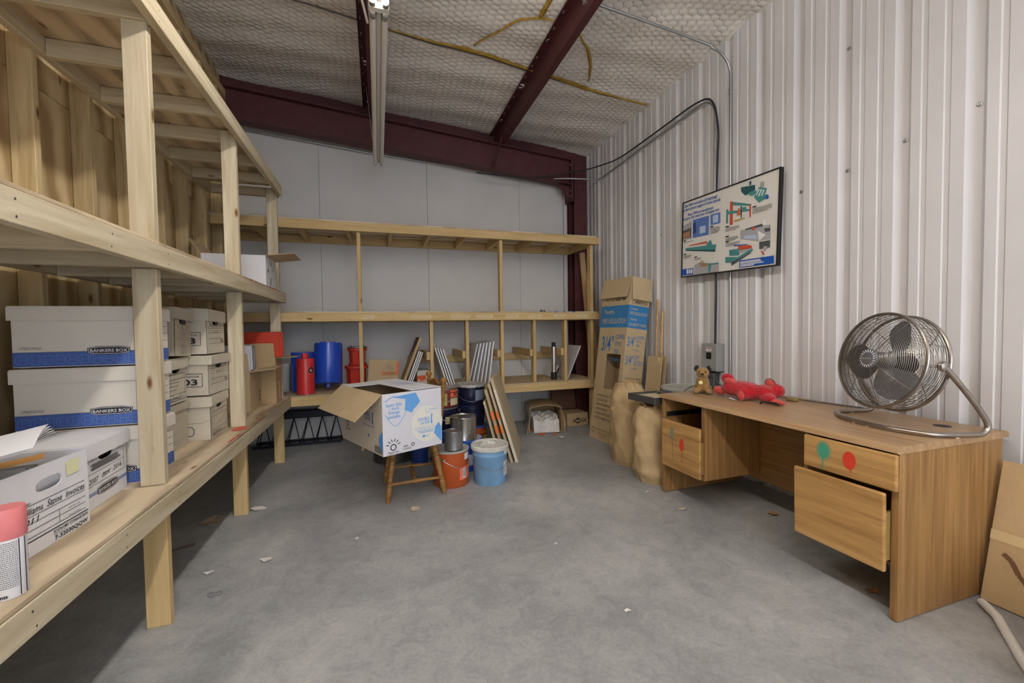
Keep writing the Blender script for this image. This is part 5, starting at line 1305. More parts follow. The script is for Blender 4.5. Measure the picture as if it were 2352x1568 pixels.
def paper_bag(label, loc, rx, ry, h, seed, rz=0):
    t = thing('paper_bag', label, 'bag', loc, rz)
    r = random.Random(seed); ph = [r.uniform(0,6) for _ in range(8)]
    def wob(a, z):
        f = z/h
        return .05*math.sin(3*a+ph[0]+f*4)+.03*math.sin(7*a+ph[1]-f*9)+.02*math.sin(11*a+ph[2]+f*17)+.015*math.sin(23*f+ph[3]+2*a)
    pr = []
    n = 26
    for i in range(n+1):
        f = i/n; rr = (.86+.16*min(1,f*6)) if f < .17 else (1.02-.02*f)
        if f > .86: rr *= 1-.30*((f-.86)/.14)**1.3
        rr *= 1+.02*math.sin(f*30+ph[4])
        pr.append((rr, f*h))
    pr += [(.66,h*1.03),(.60,h*1.0),(.45,h*.94),(.2,h*.93),(0.0,h*.93)]
    mb = MB(); mb.lathe(pr, 44, Matrix.Diagonal((rx,ry,1,1)), cap1=False, wob=wob)
    mb.build('body', BAGM, t, sharp=0)
    # crumpled mouth: ragged upright folds
    for k in range(5):
        a = r.uniform(0,6.28); mm = MB(); n2 = 7; vs = []
        for i in range(n2):
            aa = a+.16*i; w_ = .68+.05*math.sin(i*2.1+k)
            for j,(f,dz) in enumerate(((w_,.97),(w_*.92,1.04+.03*r.random()))): vs.append((rx*f*math.cos(aa),ry*f*math.sin(aa),h*dz))
        m_ = len(vs); vs += [(x*.985,y*.985,z) for x,y,z in vs]
        fs = [(2*i,2*i+2,2*i+3,2*i+1) for i in range(n2-1)]; fs += [tuple(q_+m_ for q_ in f[::-1]) for f in fs]+[(2*i+1,2*i+3,m_+2*i+3,m_+2*i+1) for i in range(n2-1)]
        mm.add(vs,fs,True).build('crumpled_fold', BAGM, t)
    return t
BAGM = plain('kraft_bag_paper', (190,164,124), .75, 0, .25, noise=.14, nscale=9, bump=1.0, bscale=14)
paper_bag('slumped kraft paper bag under the metal tray beside the desk', (2.235,2.945,.001), .205,.165,.62, 3)
paper_bag('taller kraft paper bag between the slumped bag and the tall carton', (2.265,3.40,.001), .165,.20,.735, 8)
dr = thing('steel_drum', 'blue drum with a dusty grey lid behind the paper bags', 'drum', (2.665,3.10,0))
MB().lathe([(.192,0),(.20,.005),(.20,.70),(.206,.705),(.206,.715),(.2,.72)],40).build('body', plain('drum_blue',(40,110,196),.4), dr)
MB().lathe([(.208,.715),(.213,.72),(.213,.74),(.205,.746),(.197,.738),(0,.737)],40,cap0=False,cap1=False).build('lid', plain('dusty_grey_lid',(176,174,164),.55,noise=.1), dr)
patch(MB(),.2015,.55,.66,-2.9,-2.3).build('label', PAPER, dr)
DKST = plain('dark_grey_steel', (92,92,90), .45, .5)
ty = thing('metal_tray', 'grey metal framed tray lying across the slumped bag', 'tray', (2.215,2.93,.697), .12, rot=(.0,.02,.12))
MB().box(-.15,.15,-.15,.15,0,.012).build('board', plain('beige_board',(206,192,164),.6), ty)
for a in ((-.16,.16,-.16,-.15),(-.16,.16,.15,.16),(-.16,-.15,-.15,.15),(.15,.16,-.15,.15)): MB().bbox(a[0],a[1],a[2],a[3],-.025,.03,.002).build('frame_rail', DKST, ty)
MB().tube([(.10+.07*math.cos(k*.3),.0+.07*math.sin(k*.3),.034) for k in range(21)],.004,8,True).build('wire_loop', DKST, ty)
# dowels and flat sheets between the tall carton and the desk
DOW = wood('dowel_wood',(170,136,88),(202,172,126),grain=(1,14,14))
o = MB().tube([(2.80,3.84,.72),(2.905,3.82,1.585)],.014,12).build('wooden_dowel', DOW); 
o = MB().tube([(2.845,3.80,.01),(2.905,3.80,1.59)],.013,12).build('wooden_pole', DOW); tag(o,'thin wooden pole leaning on the ribbed wall behind the tall carton','pole')
bpy.data.objects.remove(bpy.data.objects['wooden_dowel'])
o = MB().tube([(2.86,3.735,.01),(2.915,3.735,1.47)],.016,12).build('wooden_pole', DOW); tag(o,'shorter thicker wooden pole leaning on the ribbed wall','pole')
for i,(x,y,h,lab) in enumerate(((2.70,3.60,.98,'brown cardboard sheet leaning nearest the tall carton, tape at its corner'),(2.76,3.585,.985,'brown cardboard sheet leaning between the other sheet and the ribbed wall'))):
    t = thing('cardboard_sheet', lab, 'cardboard', (x,y,.002), 0, 'cardboard sheets by the drum', rot=(0,.115-.02*i,0))
    MB().bbox(-.012,.0,0,.235,0,h,.002).build('sheet', KRAFT if i else KRAFT2, t)
    if not i: MB().box(-.0132,-.012,.02,.06,h-.06,h-.005).build('tape', MASKT, t)

# ================================================================ DESK
OAK = wood('oak_laminate', (132,96,56), (172,134,86), grain=(.9,26,26), var=.03, rough=.38, bump=.02)
OAKT = wood('oak_laminate_top', (158,124,86), (188,158,122), grain=(.8,16,16), var=.02, rough=.36, bump=.02)
OAKD = wood('oak_drawer_front', (146,106,60), (196,156,100), grain=(1.2,20,20), var=.05, rough=.4, bump=.03, wave=.1, contrast=(.28,.7))
def panel(parent, name, x0, x1, y0, y1, z0, z1, mat, ax, bev=.002):
    sx, sy, sz = x1-x0, y1-y0, z1-z0; c = ((x0+x1)/2,(y0+y1)/2,(z0+z1)/2)
    d, rot = {'x':((sx,sy,sz),(0,0,0)), 'y':((sy,sx,sz),(0,0,math.pi/2)), 'z':((sz,sy,sx),(0,-math.pi/2,0))}[ax]
    return MB().bbox(-d[0]/2,d[0]/2,-d[1]/2,d[1]/2,-d[2]/2,d[2]/2,bev,seg=2).build(name, mat, parent, loc=c, rot=rot)
dk = thing('office_desk', 'long oak veneer office desk with hanging drawers against the ribbed wall', 'desk', (0,0,0))
# top with bullnosed front and back edge (profile in XZ, extruded along Y)
def top_profile():
    pts = [(2.096,.739)]; r = .028
    for k in range(7):
        a = math.pi-math.pi/2*k/6; pts.append((2.085+r+r*math.cos(a)*1.0, .772-r+r*math.sin(a)))
    for k in range(7):
        a = math.pi/2-math.pi/2*k/6; pts.append((2.898-r+r*math.cos(a), .772-r+r*math.sin(a)))
    pts.append((2.893,.739)); return pts
tp = top_profile(); n = len(tp); yc = 1.933; vs = [(y-yc, -(x-2.49), z-.755) for y in (1.150,2.716) for x,z in tp]
MB().add(vs,[list(range(n)), list(range(n,2*n))[::-1]]+[(i,n+i,n+(i+1)%n,(i+1)%n) for i in range(n)],False).build('top', OAKT, dk, loc=(2.49,yc,.755), rot=(0,0,math.pi/2))
panel(dk,'end_panel',2.108,2.86,1.155,1.185,0.004,.7385,OAK,'z'); panel(dk,'end_panel',2.108,2.86,2.681,2.711,0.004,.7385,OAK,'z')
panel(dk,'inner_panel',2.112,2.61,2.268,2.288,.228,.7385,OAK,'z'); panel(dk,'inner_panel',2.112,2.61,1.555,1.575,.228,.7385,OAK,'z')
panel(dk,'modesty_panel',2.611,2.63,1.186,2.680,.175,.7385,OAK,'y')
for a,b_ in ((1.186,1.554),(2.289,2.680)):
    panel(dk,'pedestal_floor',2.13,2.61,a,b_,.229,.244,OAK,'y')
panel(dk,'pedestal_edge',2.108,2.112,2.262,2.294,.228,.7385,OAK,'z')
for y in (2.672,2.30): MB().bbox(2.125,2.58,y-.006,y+.006,.60,.635,.002).build('drawer_runner', BLACKP, dk)
GREENS = plain('green_spray_paint',(64,150,122),.6); REDS = plain('red_spray_paint',(214,62,40),.6); GREYS = plain('grey_spray_paint',(124,136,122),.6)
def drawer(y0,y1,z0,z1,xf,depth,rot,marks,low=.02):
    """own empty-free drawer: body panels and front are parts of the desk"""
    W,Hh = y1-y0, z1-z0
    f = MB().bbox(-W/2,W/2,-.010,.010,-Hh/2,Hh/2,.007,seg=3).build('drawer_front', OAKD, dk, loc=(xf,(y0+y1)/2,(z0+z1)/2), rot=(rot[0],rot[1],math.pi/2+rot[2]))
    # drawer_front local: x = +Y, y = -X
    if depth:
        b_ = MB(); hh = Hh*.62; zb = -Hh/2+.03
        b_.box(-W/2+.02,-W/2+.032,-depth,-.0105,zb,zb+hh).box(W/2-.032,W/2-.02,-depth,-.0105,zb,zb+hh).box(-W/2+.032,W/2-.032,-depth,-depth+.012,zb,zb+hh).box(-W/2+.032,W/2-.032,-depth+.012,-.0105,zb,zb+.006)
        b_.build('drawer_box', plain('drawer_side_board',(150,124,70),.6), f)
    fr = frame((-W/2,.0105,-Hh/2),(1,0,0),(0,0,1)); fr = (Vector((W/2,.0105,-Hh/2)), Vector((-1,0,0)), Vector((0,0,1)))
    for m,pts,nm in marks:
        k = MB()
        for p_ in pts:
            if p_[0] == 'e': k.disc(fr,p_[1],p_[2],p_[3],18,.0012,p_[4])
            elif p_[0] == 'l': k.line(fr,p_[1],p_[2],p_[3],p_[4],p_[5],.0012)
            elif p_[0] == 'h': k.disc(fr,p_[1],p_[2],p_[3],20,.0008,p_[4])
        k.build(nm, m, f)
    return f
drawer(2.255,2.640,.245,.597,2.062,.45,(0,0,.02),[(GREYS,[('e',.115,.26,.016,.048),('l',.118,.215,.125,.06,.005)],'spray_mark'),(REDS,[('e',.215,.20,.022,.045),('l',.218,.16,.222,.075,.005)],'spray_mark')])
drawer(1.148,1.545,.578,.737,2.080,.42,(0,.0,.02),[(plain('faded_green_spray',(130,144,108),.6),[('h',.10,.10,.036,.048)],'spray_mark'),(GREENS,[('e',.10,.10,.024,.036),('l',.098,.07,.095,.005,.006)],'spray_mark'),(REDS,[('e',.215,.085,.028,.042),('l',.222,.05,.222,.03,.005)],'spray_mark')])
drawer(1.165,1.56,.232,.575,2.035,.45,(-.02,.0,.025),[])
MB().lathe([(.034,0),(.034,.0015),(.0,.0016)],24,Matrix.Translation((2.72,1.315,.7721)),cap1=False).build('cable_grommet', BLACKP, dk)

# ================================================================ FAN
fn = thing('desk_fan', 'chrome drum fan with grey blades tilted on a tube stand on the desk', 'fan', (2.52,1.435,.773), math.atan2(.28,-.96))
# local: +x = blowing direction, y sideways, z up
CZ, RR, TL = .325, .243, .17          # hub height, radius, upward tilt
TM = Matrix.Translation((0,0,CZ)) @ Matrix.Rotation(-TL,4,'Y')
def tm(p): return TM @ Vector(p)
def circ(r, x, n=48): return [tm((x, r*math.cos(2*math.pi*k/n), r*math.sin(2*math.pi*k/n))) for k in range(n)]
WIRE = plain('wire_chrome', (150,146,140), .28, .9); GREYB = plain('grey_blade', (112,112,118), .4, .2)
rim = MB(); n = 56; vs = []
for k in range(n):
    a = 2*math.pi*k/n
    for rr,x in ((RR,.055),(RR+.004,.055),(RR+.004,-.055),(RR,-.055)): vs.append(tm((x,rr*math.cos(a),rr*math.sin(a))))
rim.add(vs,[(4*k+j,4*((k+1)%n)+j,4*((k+1)%n)+(j+1)%4,4*k+(j+1)%4) for k in range(n) for j in range(4)],True)
g_f = MB(); 
for i in range(26):
    r = .05+(RR-.05)*i/25; x = .055+.055*(1-(r/RR)**2.2); g_f.tube(circ(r,x,44),.0013,5,True)
for k in range(8):
    a = 2*math.pi*k/8+.2; g_f.tube([tm((.055+.055*(1-(r/RR)**2.2)-.003,r*math.cos(a),r*math.sin(a))) for r in (.05,.09,.13,.17,.21,RR)],.0018,5)
g_f.build('front_grille', WIRE, fn)
g_b = MB()
for i in range(14):
    r = .06+(RR-.06)*i/13; x = -.055-.06*(1-(r/RR)**2.2); g_b.tube(circ(r,x,40),.0013,5,True)
for k in range(8):
    a = 2*math.pi*k/8; g_b.tube([tm((-.055-.06*(1-(r/RR)**2.2)+.003,r*math.cos(a),r*math.sin(a))) for r in (.06,.1,.14,.18,.22,RR)],.0018,5)
g_b.build('rear_grille', WIRE, fn)
for x in (.055,-.055): MB().tube(circ(RR+.001,x,56),.0075,8,True).build('rim_hoop', CHROME, fn)
for x in (.025,0,-.025): MB().tube(circ(RR+.002,x,56),.0018,5,True).build('side_wire', WIRE, fn)
for k in range(16):
    a = 2*math.pi*k/16; MB().tube([tm((.055,(RR+.001)*math.cos(a),(RR+.001)*math.sin(a))),tm((-.055,(RR+.001)*math.cos(a),(RR+.001)*math.sin(a)))],.0014,5).build('cage_wire', WIRE, fn)
RY = Matrix.Rotation(math.pi/2,4,'Y')
bd_ = MB().lathe([(0,.098),(.045,.098),(.052,.104),(.052,.112),(.046,.117),(0,.118)],32,TM @ RY,cap0=False,cap1=False).build('badge', GREYB, fn)
q = MB()
for k in range(20):
    a = 2*math.pi*k/20; q.tube([tm((.1185,.034*math.cos(a),.034*math.sin(a))),tm((.1165,.046*math.cos(a+.12),.046*math.sin(a+.12)))],.0018,4)
q.build('badge_slots', PAPER, bd_)
cfr = (TM @ Vector((.1188,-.024,-.006)), (TM.to_3x3() @ Vector((0,1,0))), (TM.to_3x3() @ Vector((0,0,1)))); MB().bar(cfr,0,0,.048,.011,.0006).build('badge_strip', SILV, bd_)
MB().lathe([(0,-.11),(.05,-.11),(.062,-.09),(.062,-.02),(.05,-.005),(.0,-.005)],28,TM @ RY,cap0=False,cap1=False).build('motor', BLACKP, fn)
MB().lathe([(0,.0),(.045,.0),(.045,.045),(.03,.055),(.0,.056)],24,TM @ RY,cap0=False,cap1=False).build('blade_hub', GREYB, fn)
for k in range(3):
    a0 = 2*math.pi*k/3+.95; vs = []; nr, na = 7, 7
    for i in range(nr):
        r = .04+.18*i/(nr-1); w_ = (.35+.75*math.sin(math.pi*min(1,(i+.6)/(nr)))**.7)
        for j in range(na):
            f = j/(na-1)-.5; a = a0+f*w_*1.25+.25*(r/.22); rr = r*(1-.10*(2*f)**2*(i/(nr-1)))
            vs.append(tm((.022-f*.055-.004*math.cos(f*3), rr*math.cos(a), rr*math.sin(a))))
    m_ = len(vs); fs = [(i*na+j,i*na+j+1,(i+1)*na+j+1,(i+1)*na+j) for i in range(nr-1) for j in range(na-1)]
    off = (TM.to_3x3() @ Vector((-.002,0,0))); vs += [v+off for v in vs]; fs += [tuple(x_+m_ for x_ in f[::-1]) for f in fs]
    MB().add(vs,fs,True).build('blade', GREYB, fn)
for s_ in (-1,1):
    y = s_*(RR+.018)
    MB().lathe([(.02,-.008),(.024,0),(.02,.014),(.008,.018),(0,.018)],16,Matrix.Translation((0,y,CZ)) @ Matrix.Rotation(-s_*math.pi/2,4,'X'),cap0=True,cap1=False).build('pivot_knob', CHROME, fn)
st = smooth_path([(0,-.268,.325),(-.06,-.275,.25),(-.15,-.282,.13),(-.19,-.285,.055),(-.165,-.285,.018),(-.12,-.284,.0135)],5)
st += smooth_path([(-.05,-.28,.0135),(.05,-.262,.0135),(.105,-.19,.0135),(.135,-.12,.0135),(.145,0,.0135),(.135,.12,.0135),(.105,.19,.0135),(.05,.262,.0135),(-.05,.28,.0135)],3)
st += smooth_path([(-.12,.284,.0135),(-.165,.285,.018),(-.19,.285,.055),(-.15,.282,.13),(-.06,.275,.25),(0,.268,.325)],5)
MB().tube(st,.0125,10).build('tube_stand', CHROME, fn)
for p_ in ((.145,-.04),(.145,.04),(-.05,-.28),(-.05,.28)): MB().lathe([(.008,-.0005),(.008,.004),(0,.004)],10,Matrix.Translation((p_[0],p_[1],0)),cap1=False).build('rubber_foot', plain('cream_rubber',(220,214,180),.7), fn)

# ================================================================ PLUSH TOYS, ODDMENTS ON THE DESK
def plush_mat(name, c, s_=140): return plain(name, c, .95, 0, .1, noise=.25, nscale=60, bump=.9, bscale=s_, sheen=.4)
def blob(parent, name, mat, ells, vox=.006):
    """several ellipsoids fused to one skin: (centre, radii, euler)"""
    mb = MB()
    for c,r,e in ells: mb.ell((0,0,0), r, 18, 12, Matrix.Translation(c) @ Euler(e).to_matrix().to_4x4())
    o = mb.build(name, mat, parent)
    md = o.modifiers.new('fuse','REMESH'); md.mode = 'VOXEL'; md.voxel_size = vox; md.use_smooth_shade = True
    sm = o.modifiers.new('soften','SMOOTH'); sm.iterations = 6; sm.factor = .5
    tx = bpy.data.textures.new(name+'_fur','CLOUDS'); tx.noise_scale = .012; ds = o.modifiers.new('fur','DISPLACE'); ds.texture = tx; ds.strength = .006; ds.mid_level = .5
    return o
dg = thing('plush_dog', 'small sitting plush puppy in tan and black on the desk corner', 'plush toy', (2.40,2.60,.773), math.atan2(-.72,-.70))
TAN = plush_mat('tan_plush',(164,124,66)); BLKF = plush_mat('black_plush',(30,28,28))
blob(dg,'body',TAN,[((0,0,.065),(.055,.052,.062),(0,0,0)),((.02,0,.10),(.042,.044,.045),(0,0,0)),((.012,0,.160),(.046,.048,.044),(0,0,0)),((.052,0,.150),(.026,.027,.021),(0,0,0)),
    ((.055,.045,.022),(.042,.022,.022),(0,0,.2)),((.055,-.045,.022),(.042,.022,.022),(0,0,-.2)),((.045,.022,.06),(.016,.016,.045),(0,-.3,0)),((.045,-.022,.06),(.016,.016,.045),(0,-.3,0)),((-.03,.045,.03),(.035,.025,.03),(0,0,0)),((-.03,-.045,.03),(.035,.025,.03),(0,0,0))],.005)
blob(dg,'back_patch',BLKF,[((-.028,0,.085),(.040,.05,.052),(0,.2,0)),((-.022,0,.165),(.030,.038,.034),(0,0,0))],.005)
for s_ in (-1,1):
    blob(dg,'ear',BLKF,[((.0,s_*.043,.198),(.014,.017,.020),(s_*.3,0,0)),((.012,s_*.052,.186),(.012,.012,.016),(0,0,0))],.004)
    MB().ell((.058,s_*.021,.170),(.0055,.0055,.0055),12,8).build('eye', plain('glass_eye',(28,18,12),.1), dg)
MB().ell((.078,0,.155),(.009,.012,.008),14,10).build('nose', plain('black_nose',(20,18,20),.3), dg)
MB().lathe([(.015,0),(.015,.003),(0,.003)],18,Matrix.Translation((.066,-.012,.090)) @ Matrix.Rotation(math.pi/2-.2,4,'Y'),cap1=False).build('medal', plain('pale_gold',(206,196,142),.4,.3), dg)
rp_ = thing('plush_lobster', 'floppy red plush animal sprawled on its side on the desk', 'plush toy', (2.48,2.24,.773), math.atan2(-.87,.35))
REDF_ = plush_mat('red_plush',(188,24,38),110); CORAL = plush_mat('coral_felt',(222,74,66),300)
# local x runs along the desk toward the fan
blob(rp_,'body',REDF_,[((-.03,0,.065),(.13,.085,.062),(0,.1,0)),((-.13,.01,.075),(.06,.07,.06),(0,0,0)),((.09,.0,.06),(.08,.075,.055),(0,0,0)),((-.165,.03,.135),(.045,.035,.038),(0,0,0)),((.15,.03,.075),(.055,.05,.05),(0,0,0)),((.13,-.06,.035),(.07,.04,.032),(0,0,-.6)),((-.02,-.06,.05),(.05,.045,.045),(0,0,0))],.007)
for c,r,e,nm in (((-.125,-.03,.125),(.042,.025,.022),(0,.2,.2),'paw'),((-.215,-.0,.045),(.04,.03,.03),(0,.5,.3),'paw'),((-.02,-.105,.038),(.02,.022,.038),(.3,.0,0),'paw'),((.115,.03,.125),(.035,.03,.028),(0,.3,0),'claw'),((.195,-.095,.021),(.052,.026,.020),(0,.05,-.3),'claw')):
    blob(rp_,nm,CORAL,[((0,0,0),r,(0,0,0)),((r[0]*.5,0,0),(r[0]*.6,r[1]*.8,r[2]*.8),(0,0,0))],.005).matrix_local = Matrix.Translation(c) @ Euler(e).to_matrix().to_4x4()
MB().tube([(.118+.033*math.cos(t_*.35),.012,.122+.036*math.sin(t_*.35)) for t_ in range(0,9)],.0018,5).build('stitched_line', INK, rp_)
MB().bbox(-.02,.02,-.012,.012,0,.002,.0005,Matrix.Translation((-.085,-.085,.006)) @ Matrix.Rotation(.3,4,'Y')).build('fabric_tag', PAPER, rp_)
hd = MB().tube(smooth_path([(-.055,0,.008),(-.045,0,.018),(-.02,.012,.02),(.02,.012,.02),(.045,0,.018),(.055,0,.008)],4),.006,8).build('drawer_pull', BLACKP, None, loc=(2.40,2.02,.773), rot=(0,0,-1.15)); tag(hd,'loose curved black drawer pull lying before the red plush','handle')
tm_ = MB().bbox(-.02,.02,-.035,.035,0,.022,.006).build('small_clip', plain('olive_plastic',(150,132,84),.5), None, loc=(2.70,2.10,.773), rot=(0,0,.1)); tag(tm_,'small olive clip lying behind the red plush','clip')
cg = plain('grey_cord', (88,88,92), .5)
MB().tube(smooth_path([(2.888,3.05,.80),(2.83,2.96,.86),(2.72,2.82,.855),(2.66,2.66,.80),(2.66,2.5,.779),(2.70,2.36,.779),(2.75,2.2,.779),(2.78,2.0,.779),(2.80,1.88,.779),(2.82,1.78,.779),(2.83,1.74,.779)],6),.0045,8).build('fan_cord', cg); tag(bpy.data.objects['fan_cord'],'grey cord running along the desk from the outlet to the fan','cord')
MB().tube(smooth_path([(2.888,3.06,.84),(2.80,2.98,.90),(2.66,2.86,.88),(2.5,2.77,.82),(2.36,2.735,.785),(2.33,2.74,.73)],6),.0045,8).build('loose_cord', cg); tag(bpy.data.objects['loose_cord'],'grey cord drooping from the outlet behind the plush dog','cord')

# ================================================================ POSTER
po = thing('framed_poster', 'framed machinery poster with blue headline hung on the ribbed wall', 'poster', (2.862,3.378,1.773), 0)
TLT = -.0325
MB().v
PU = Vector((0,-math.cos(TLT),math.sin(TLT))); PV = Vector((0,math.sin(TLT)*1,math.cos(TLT))); PV = Vector((0,-math.sin(TLT)*-1,math.cos(TLT)))
PV = Vector((1,0,0)).cross(PU); PV = PV if PV.z > 0 else -PV
PWd, PHt = 1.033, .724
PN = PU.cross(PV)     # toward the room
def pbox(name, u0,u1,v0,v1,d0,d1,mat):
    vs = [PU*u+PV*v+PN*d for d in (d0,d1) for u,v in ((u0,v0),(u1,v0),(u1,v1),(u0,v1))]
    return MB().add(vs,[(0,3,2,1),(4,5,6,7),(0,1,5,4),(1,2,6,5),(2,3,7,6),(3,0,4,7)]).build(name, mat, po)
pbox('board', .004,PWd-.004,.004,PHt-.004,-.02,.002, plain('poster_white',(226,224,218),.35))
FRM = plain('black_metal_frame',(52,52,54),.35,.6)
pbox('frame_bar',0,PWd,0,.010,-.025,.010,FRM); pbox('frame_bar',0,PWd,PHt-.010,PHt,-.025,.010,FRM); pbox('frame_bar',0,.010,.010,PHt-.010,-.025,.010,FRM); pbox('frame_bar',PWd-.010,PWd,.010,PHt-.010,-.025,.010,FRM)
pf = (Vector((0,0,0)), PU, PV)
def pv(p):        # level poster coordinates -> tilted frame
    u, v = p[0], p[1]-.008; c, s_ = math.cos(TLT), math.sin(TLT); return (u*c+v*s_*1.0, -u*s_+v*c)
PCOL = {'grey':(172,172,176),'dkgrey':(84,86,92),'tan':(170,130,96),'blue2':(92,124,190),'paleblue':(186,202,228),'navy':(48,66,126),'teal':(74,142,142),'dkteal':(44,92,96),'red':(206,84,58),'orange':(214,110,70),'yellow':(190,156,84),'white':(236,236,234),'blue':(30,86,178)}
PMAT = {k: plain('poster_'+k, v, .35) for k,v in PCOL.items()}
PP=[
 ('grey',[(0.009, 0.504), (0.141, 0.53), (0.141, 0.36), (0.005, 0.371)]),
 ('dkgrey',[(0.018, 0.459), (0.132, 0.467), (0.132, 0.378), (0.017, 0.381)]),
 ('tan',[(0.017, 0.437), (0.117, 0.441), (0.117, 0.386), (0.017, 0.385)]),
 ('blue2',[(0.154, 0.533), (0.357, 0.524), (0.353, 0.352), (0.154, 0.363)]),
 ('paleblue',[(0.242, 0.449), (0.315, 0.444), (0.315, 0.384), (0.243, 0.384)]),
 ('navy',[(0.158, 0.494), (0.192, 0.511), (0.198, 0.41), (0.158, 0.394)]),
 ('blue2',[(0.373, 0.526), (0.486, 0.519), (0.486, 0.424), (0.373, 0.431)]),
 ('paleblue',[(0.401, 0.51), (0.462, 0.506), (0.462, 0.44), (0.402, 0.443)]),
 ('teal',[(0.058, 0.287), (0.442, 0.25), (0.428, 0.186), (0.058, 0.265)]),
 ('dkteal',[(0.058, 0.271), (0.433, 0.205), (0.428, 0.185), (0.058, 0.261)]),
 ('red',[(0.1, 0.305), (0.334, 0.299), (0.334, 0.279), (0.105, 0.297)]),
 ('teal',[(0.324, 0.273), (0.376, 0.303), (0.397, 0.259), (0.397, 0.224), (0.324, 0.237)]),
 ('red',[(0.592, 0.58), (0.622, 0.568), (0.618, 0.38), (0.586, 0.382)]),
 ('red',[(0.783, 0.503), (0.799, 0.502), (0.796, 0.395), (0.783, 0.398)]),
 ('teal',[(0.622, 0.566), (0.787, 0.502), (0.787, 0.487), (0.622, 0.538)]),
 ('teal',[(0.553, 0.505), (0.783, 0.464), (0.783, 0.449), (0.553, 0.478)]),
 ('teal',[(0.551, 0.521), (0.572, 0.522), (0.568, 0.399), (0.549, 0.404)]),
 ('orange',[(0.674, 0.498), (0.696, 0.492), (0.698, 0.437), (0.659, 0.441)]),
 ('teal',[(0.715, 0.497), (0.754, 0.487), (0.754, 0.457), (0.715, 0.467)]),
 ('yellow',[(0.625, 0.411), (0.737, 0.407), (0.741, 0.398), (0.645, 0.395)]),
 ('dkteal',[(0.698, 0.51), (0.711, 0.506), (0.711, 0.412), (0.7, 0.415)]),
 ('dkteal',[(0.701, 0.661), (0.835, 0.638), (0.835, 0.6), (0.745, 0.582), (0.706, 0.623)]),
 ('teal',[(0.778, 0.597), (0.839, 0.595), (0.851, 0.571), (0.807, 0.56), (0.778, 0.576)]),
 ('teal',[(0.871, 0.609), (0.94, 0.578), (0.907, 0.499), (0.827, 0.55)]),
 ('white',[(0.867, 0.597), (0.879, 0.592), (0.851, 0.55), (0.842, 0.556)]),
 ('white',[(0.888, 0.588), (0.9, 0.583), (0.871, 0.533), (0.862, 0.54)]),
 ('white',[(0.91, 0.578), (0.921, 0.573), (0.893, 0.52), (0.883, 0.526)]),
 ('teal',[(0.827, 0.542), (0.952, 0.529), (0.948, 0.507), (0.872, 0.488)]),
 ('grey',[(0.882, 0.643), (0.919, 0.636), (0.917, 0.598), (0.883, 0.605)]),
 ('dkteal',[(0.782, 0.68), (0.801, 0.681), (0.801, 0.649), (0.782, 0.652)]),
 ('grey',[(0.699, 0.313), (0.972, 0.295), (0.973, 0.19), (0.873, 0.19), (0.699, 0.244)]),
 ('dkgrey',[(0.746, 0.313), (0.904, 0.318), (0.908, 0.296), (0.746, 0.302)]),
 ('white',[(0.904, 0.345), (0.938, 0.339), (0.938, 0.299), (0.904, 0.304)]),
 ('paleblue',[(0.746, 0.259), (0.841, 0.246), (0.861, 0.21), (0.725, 0.238)]),
 ('white',[(0.861, 0.273), (0.935, 0.225), (0.873, 0.19)]),
 ('dkgrey',[(0.92, 0.277), (0.971, 0.271), (0.971, 0.245), (0.927, 0.248)]),
 ('teal',[(0.587, 0.173), (0.682, 0.167), (0.687, 0.111), (0.587, 0.124)]),
 ('teal',[(0.545, 0.12), (0.673, 0.098), (0.813, 0.146), (0.819, 0.127), (0.691, 0.081), (0.606, 0.065), (0.545, 0.07)]),
 ('red',[(0.673, 0.19), (0.801, 0.173), (0.813, 0.149), (0.686, 0.155)]),
 ('blue',[(0.633, 0.206), (0.768, 0.187), (0.768, 0.182), (0.637, 0.195)]),
 ('dkgrey',[(0.606, 0.061), (0.801, 0.12), (0.801, 0.111), (0.611, 0.035)]),
 ('grey',[(0.691, 0.15), (0.805, 0.147), (0.809, 0.138), (0.691, 0.128)]),
 ('dkgrey',[(0.877, 0.182), (0.972, 0.177), (0.97, 0.123), (0.878, 0.127)]),
 ('grey',[(0.913, 0.141), (0.951, 0.134), (0.928, 0.1), (0.913, 0.11)]),
 ('red',[(0.891, 0.111), (0.905, 0.108), (0.927, 0.077), (0.909, 0.076)]),
 ('grey',[(0.181, 0.105), (0.248, 0.12), (0.473, 0.077), (0.473, 0.007), (0.183, 0.017)]),
 ('teal',[(0.351, 0.092), (0.473, 0.085), (0.473, 0.073), (0.387, 0.076), (0.377, 0.02), (0.354, 0.015)]),
 ('tan',[(0.259, 0.114), (0.351, 0.092), (0.345, 0.073), (0.27, 0.075)]),
 ('blue',[(0.691, 0.066), (1.005, 0.055), (1.004, -0.003), (0.69, 0.008)]),
 ('blue',[(0.0, 0.088), (0.166, 0.08), (0.164, 0.019), (0.0, 0.029)]),
 ('white',[(0.078, 0.073), (0.1, 0.081), (0.099, 0.039), (0.078, 0.03)]),
 ('white',[(0.107, 0.069), (0.128, 0.077), (0.128, 0.037), (0.107, 0.029)]),
 ('white',[(0.135, 0.068), (0.156, 0.075), (0.156, 0.036), (0.135, 0.028)]),
]
acc = {}
for i,(m,pts) in enumerate(PP):
    MB().poly(pf,[pv(p_) for p_ in pts], .0024+.00012*i).build('printed_shape', PMAT[m], po)
MB().disc(pf,*pv((.945,.509)),.014,16,.0095).build('printed_shape', PMAT['blue'], po); MB().disc(pf,*pv((.827,.297)),.013,16,.0095).build('printed_shape', PMAT['red'], po); MB().ring(pf,*pv((.276,.103)),.026,.006,20,.0095).build('printed_shape', PMAT['tan'], po)
HB = PMAT['blue']

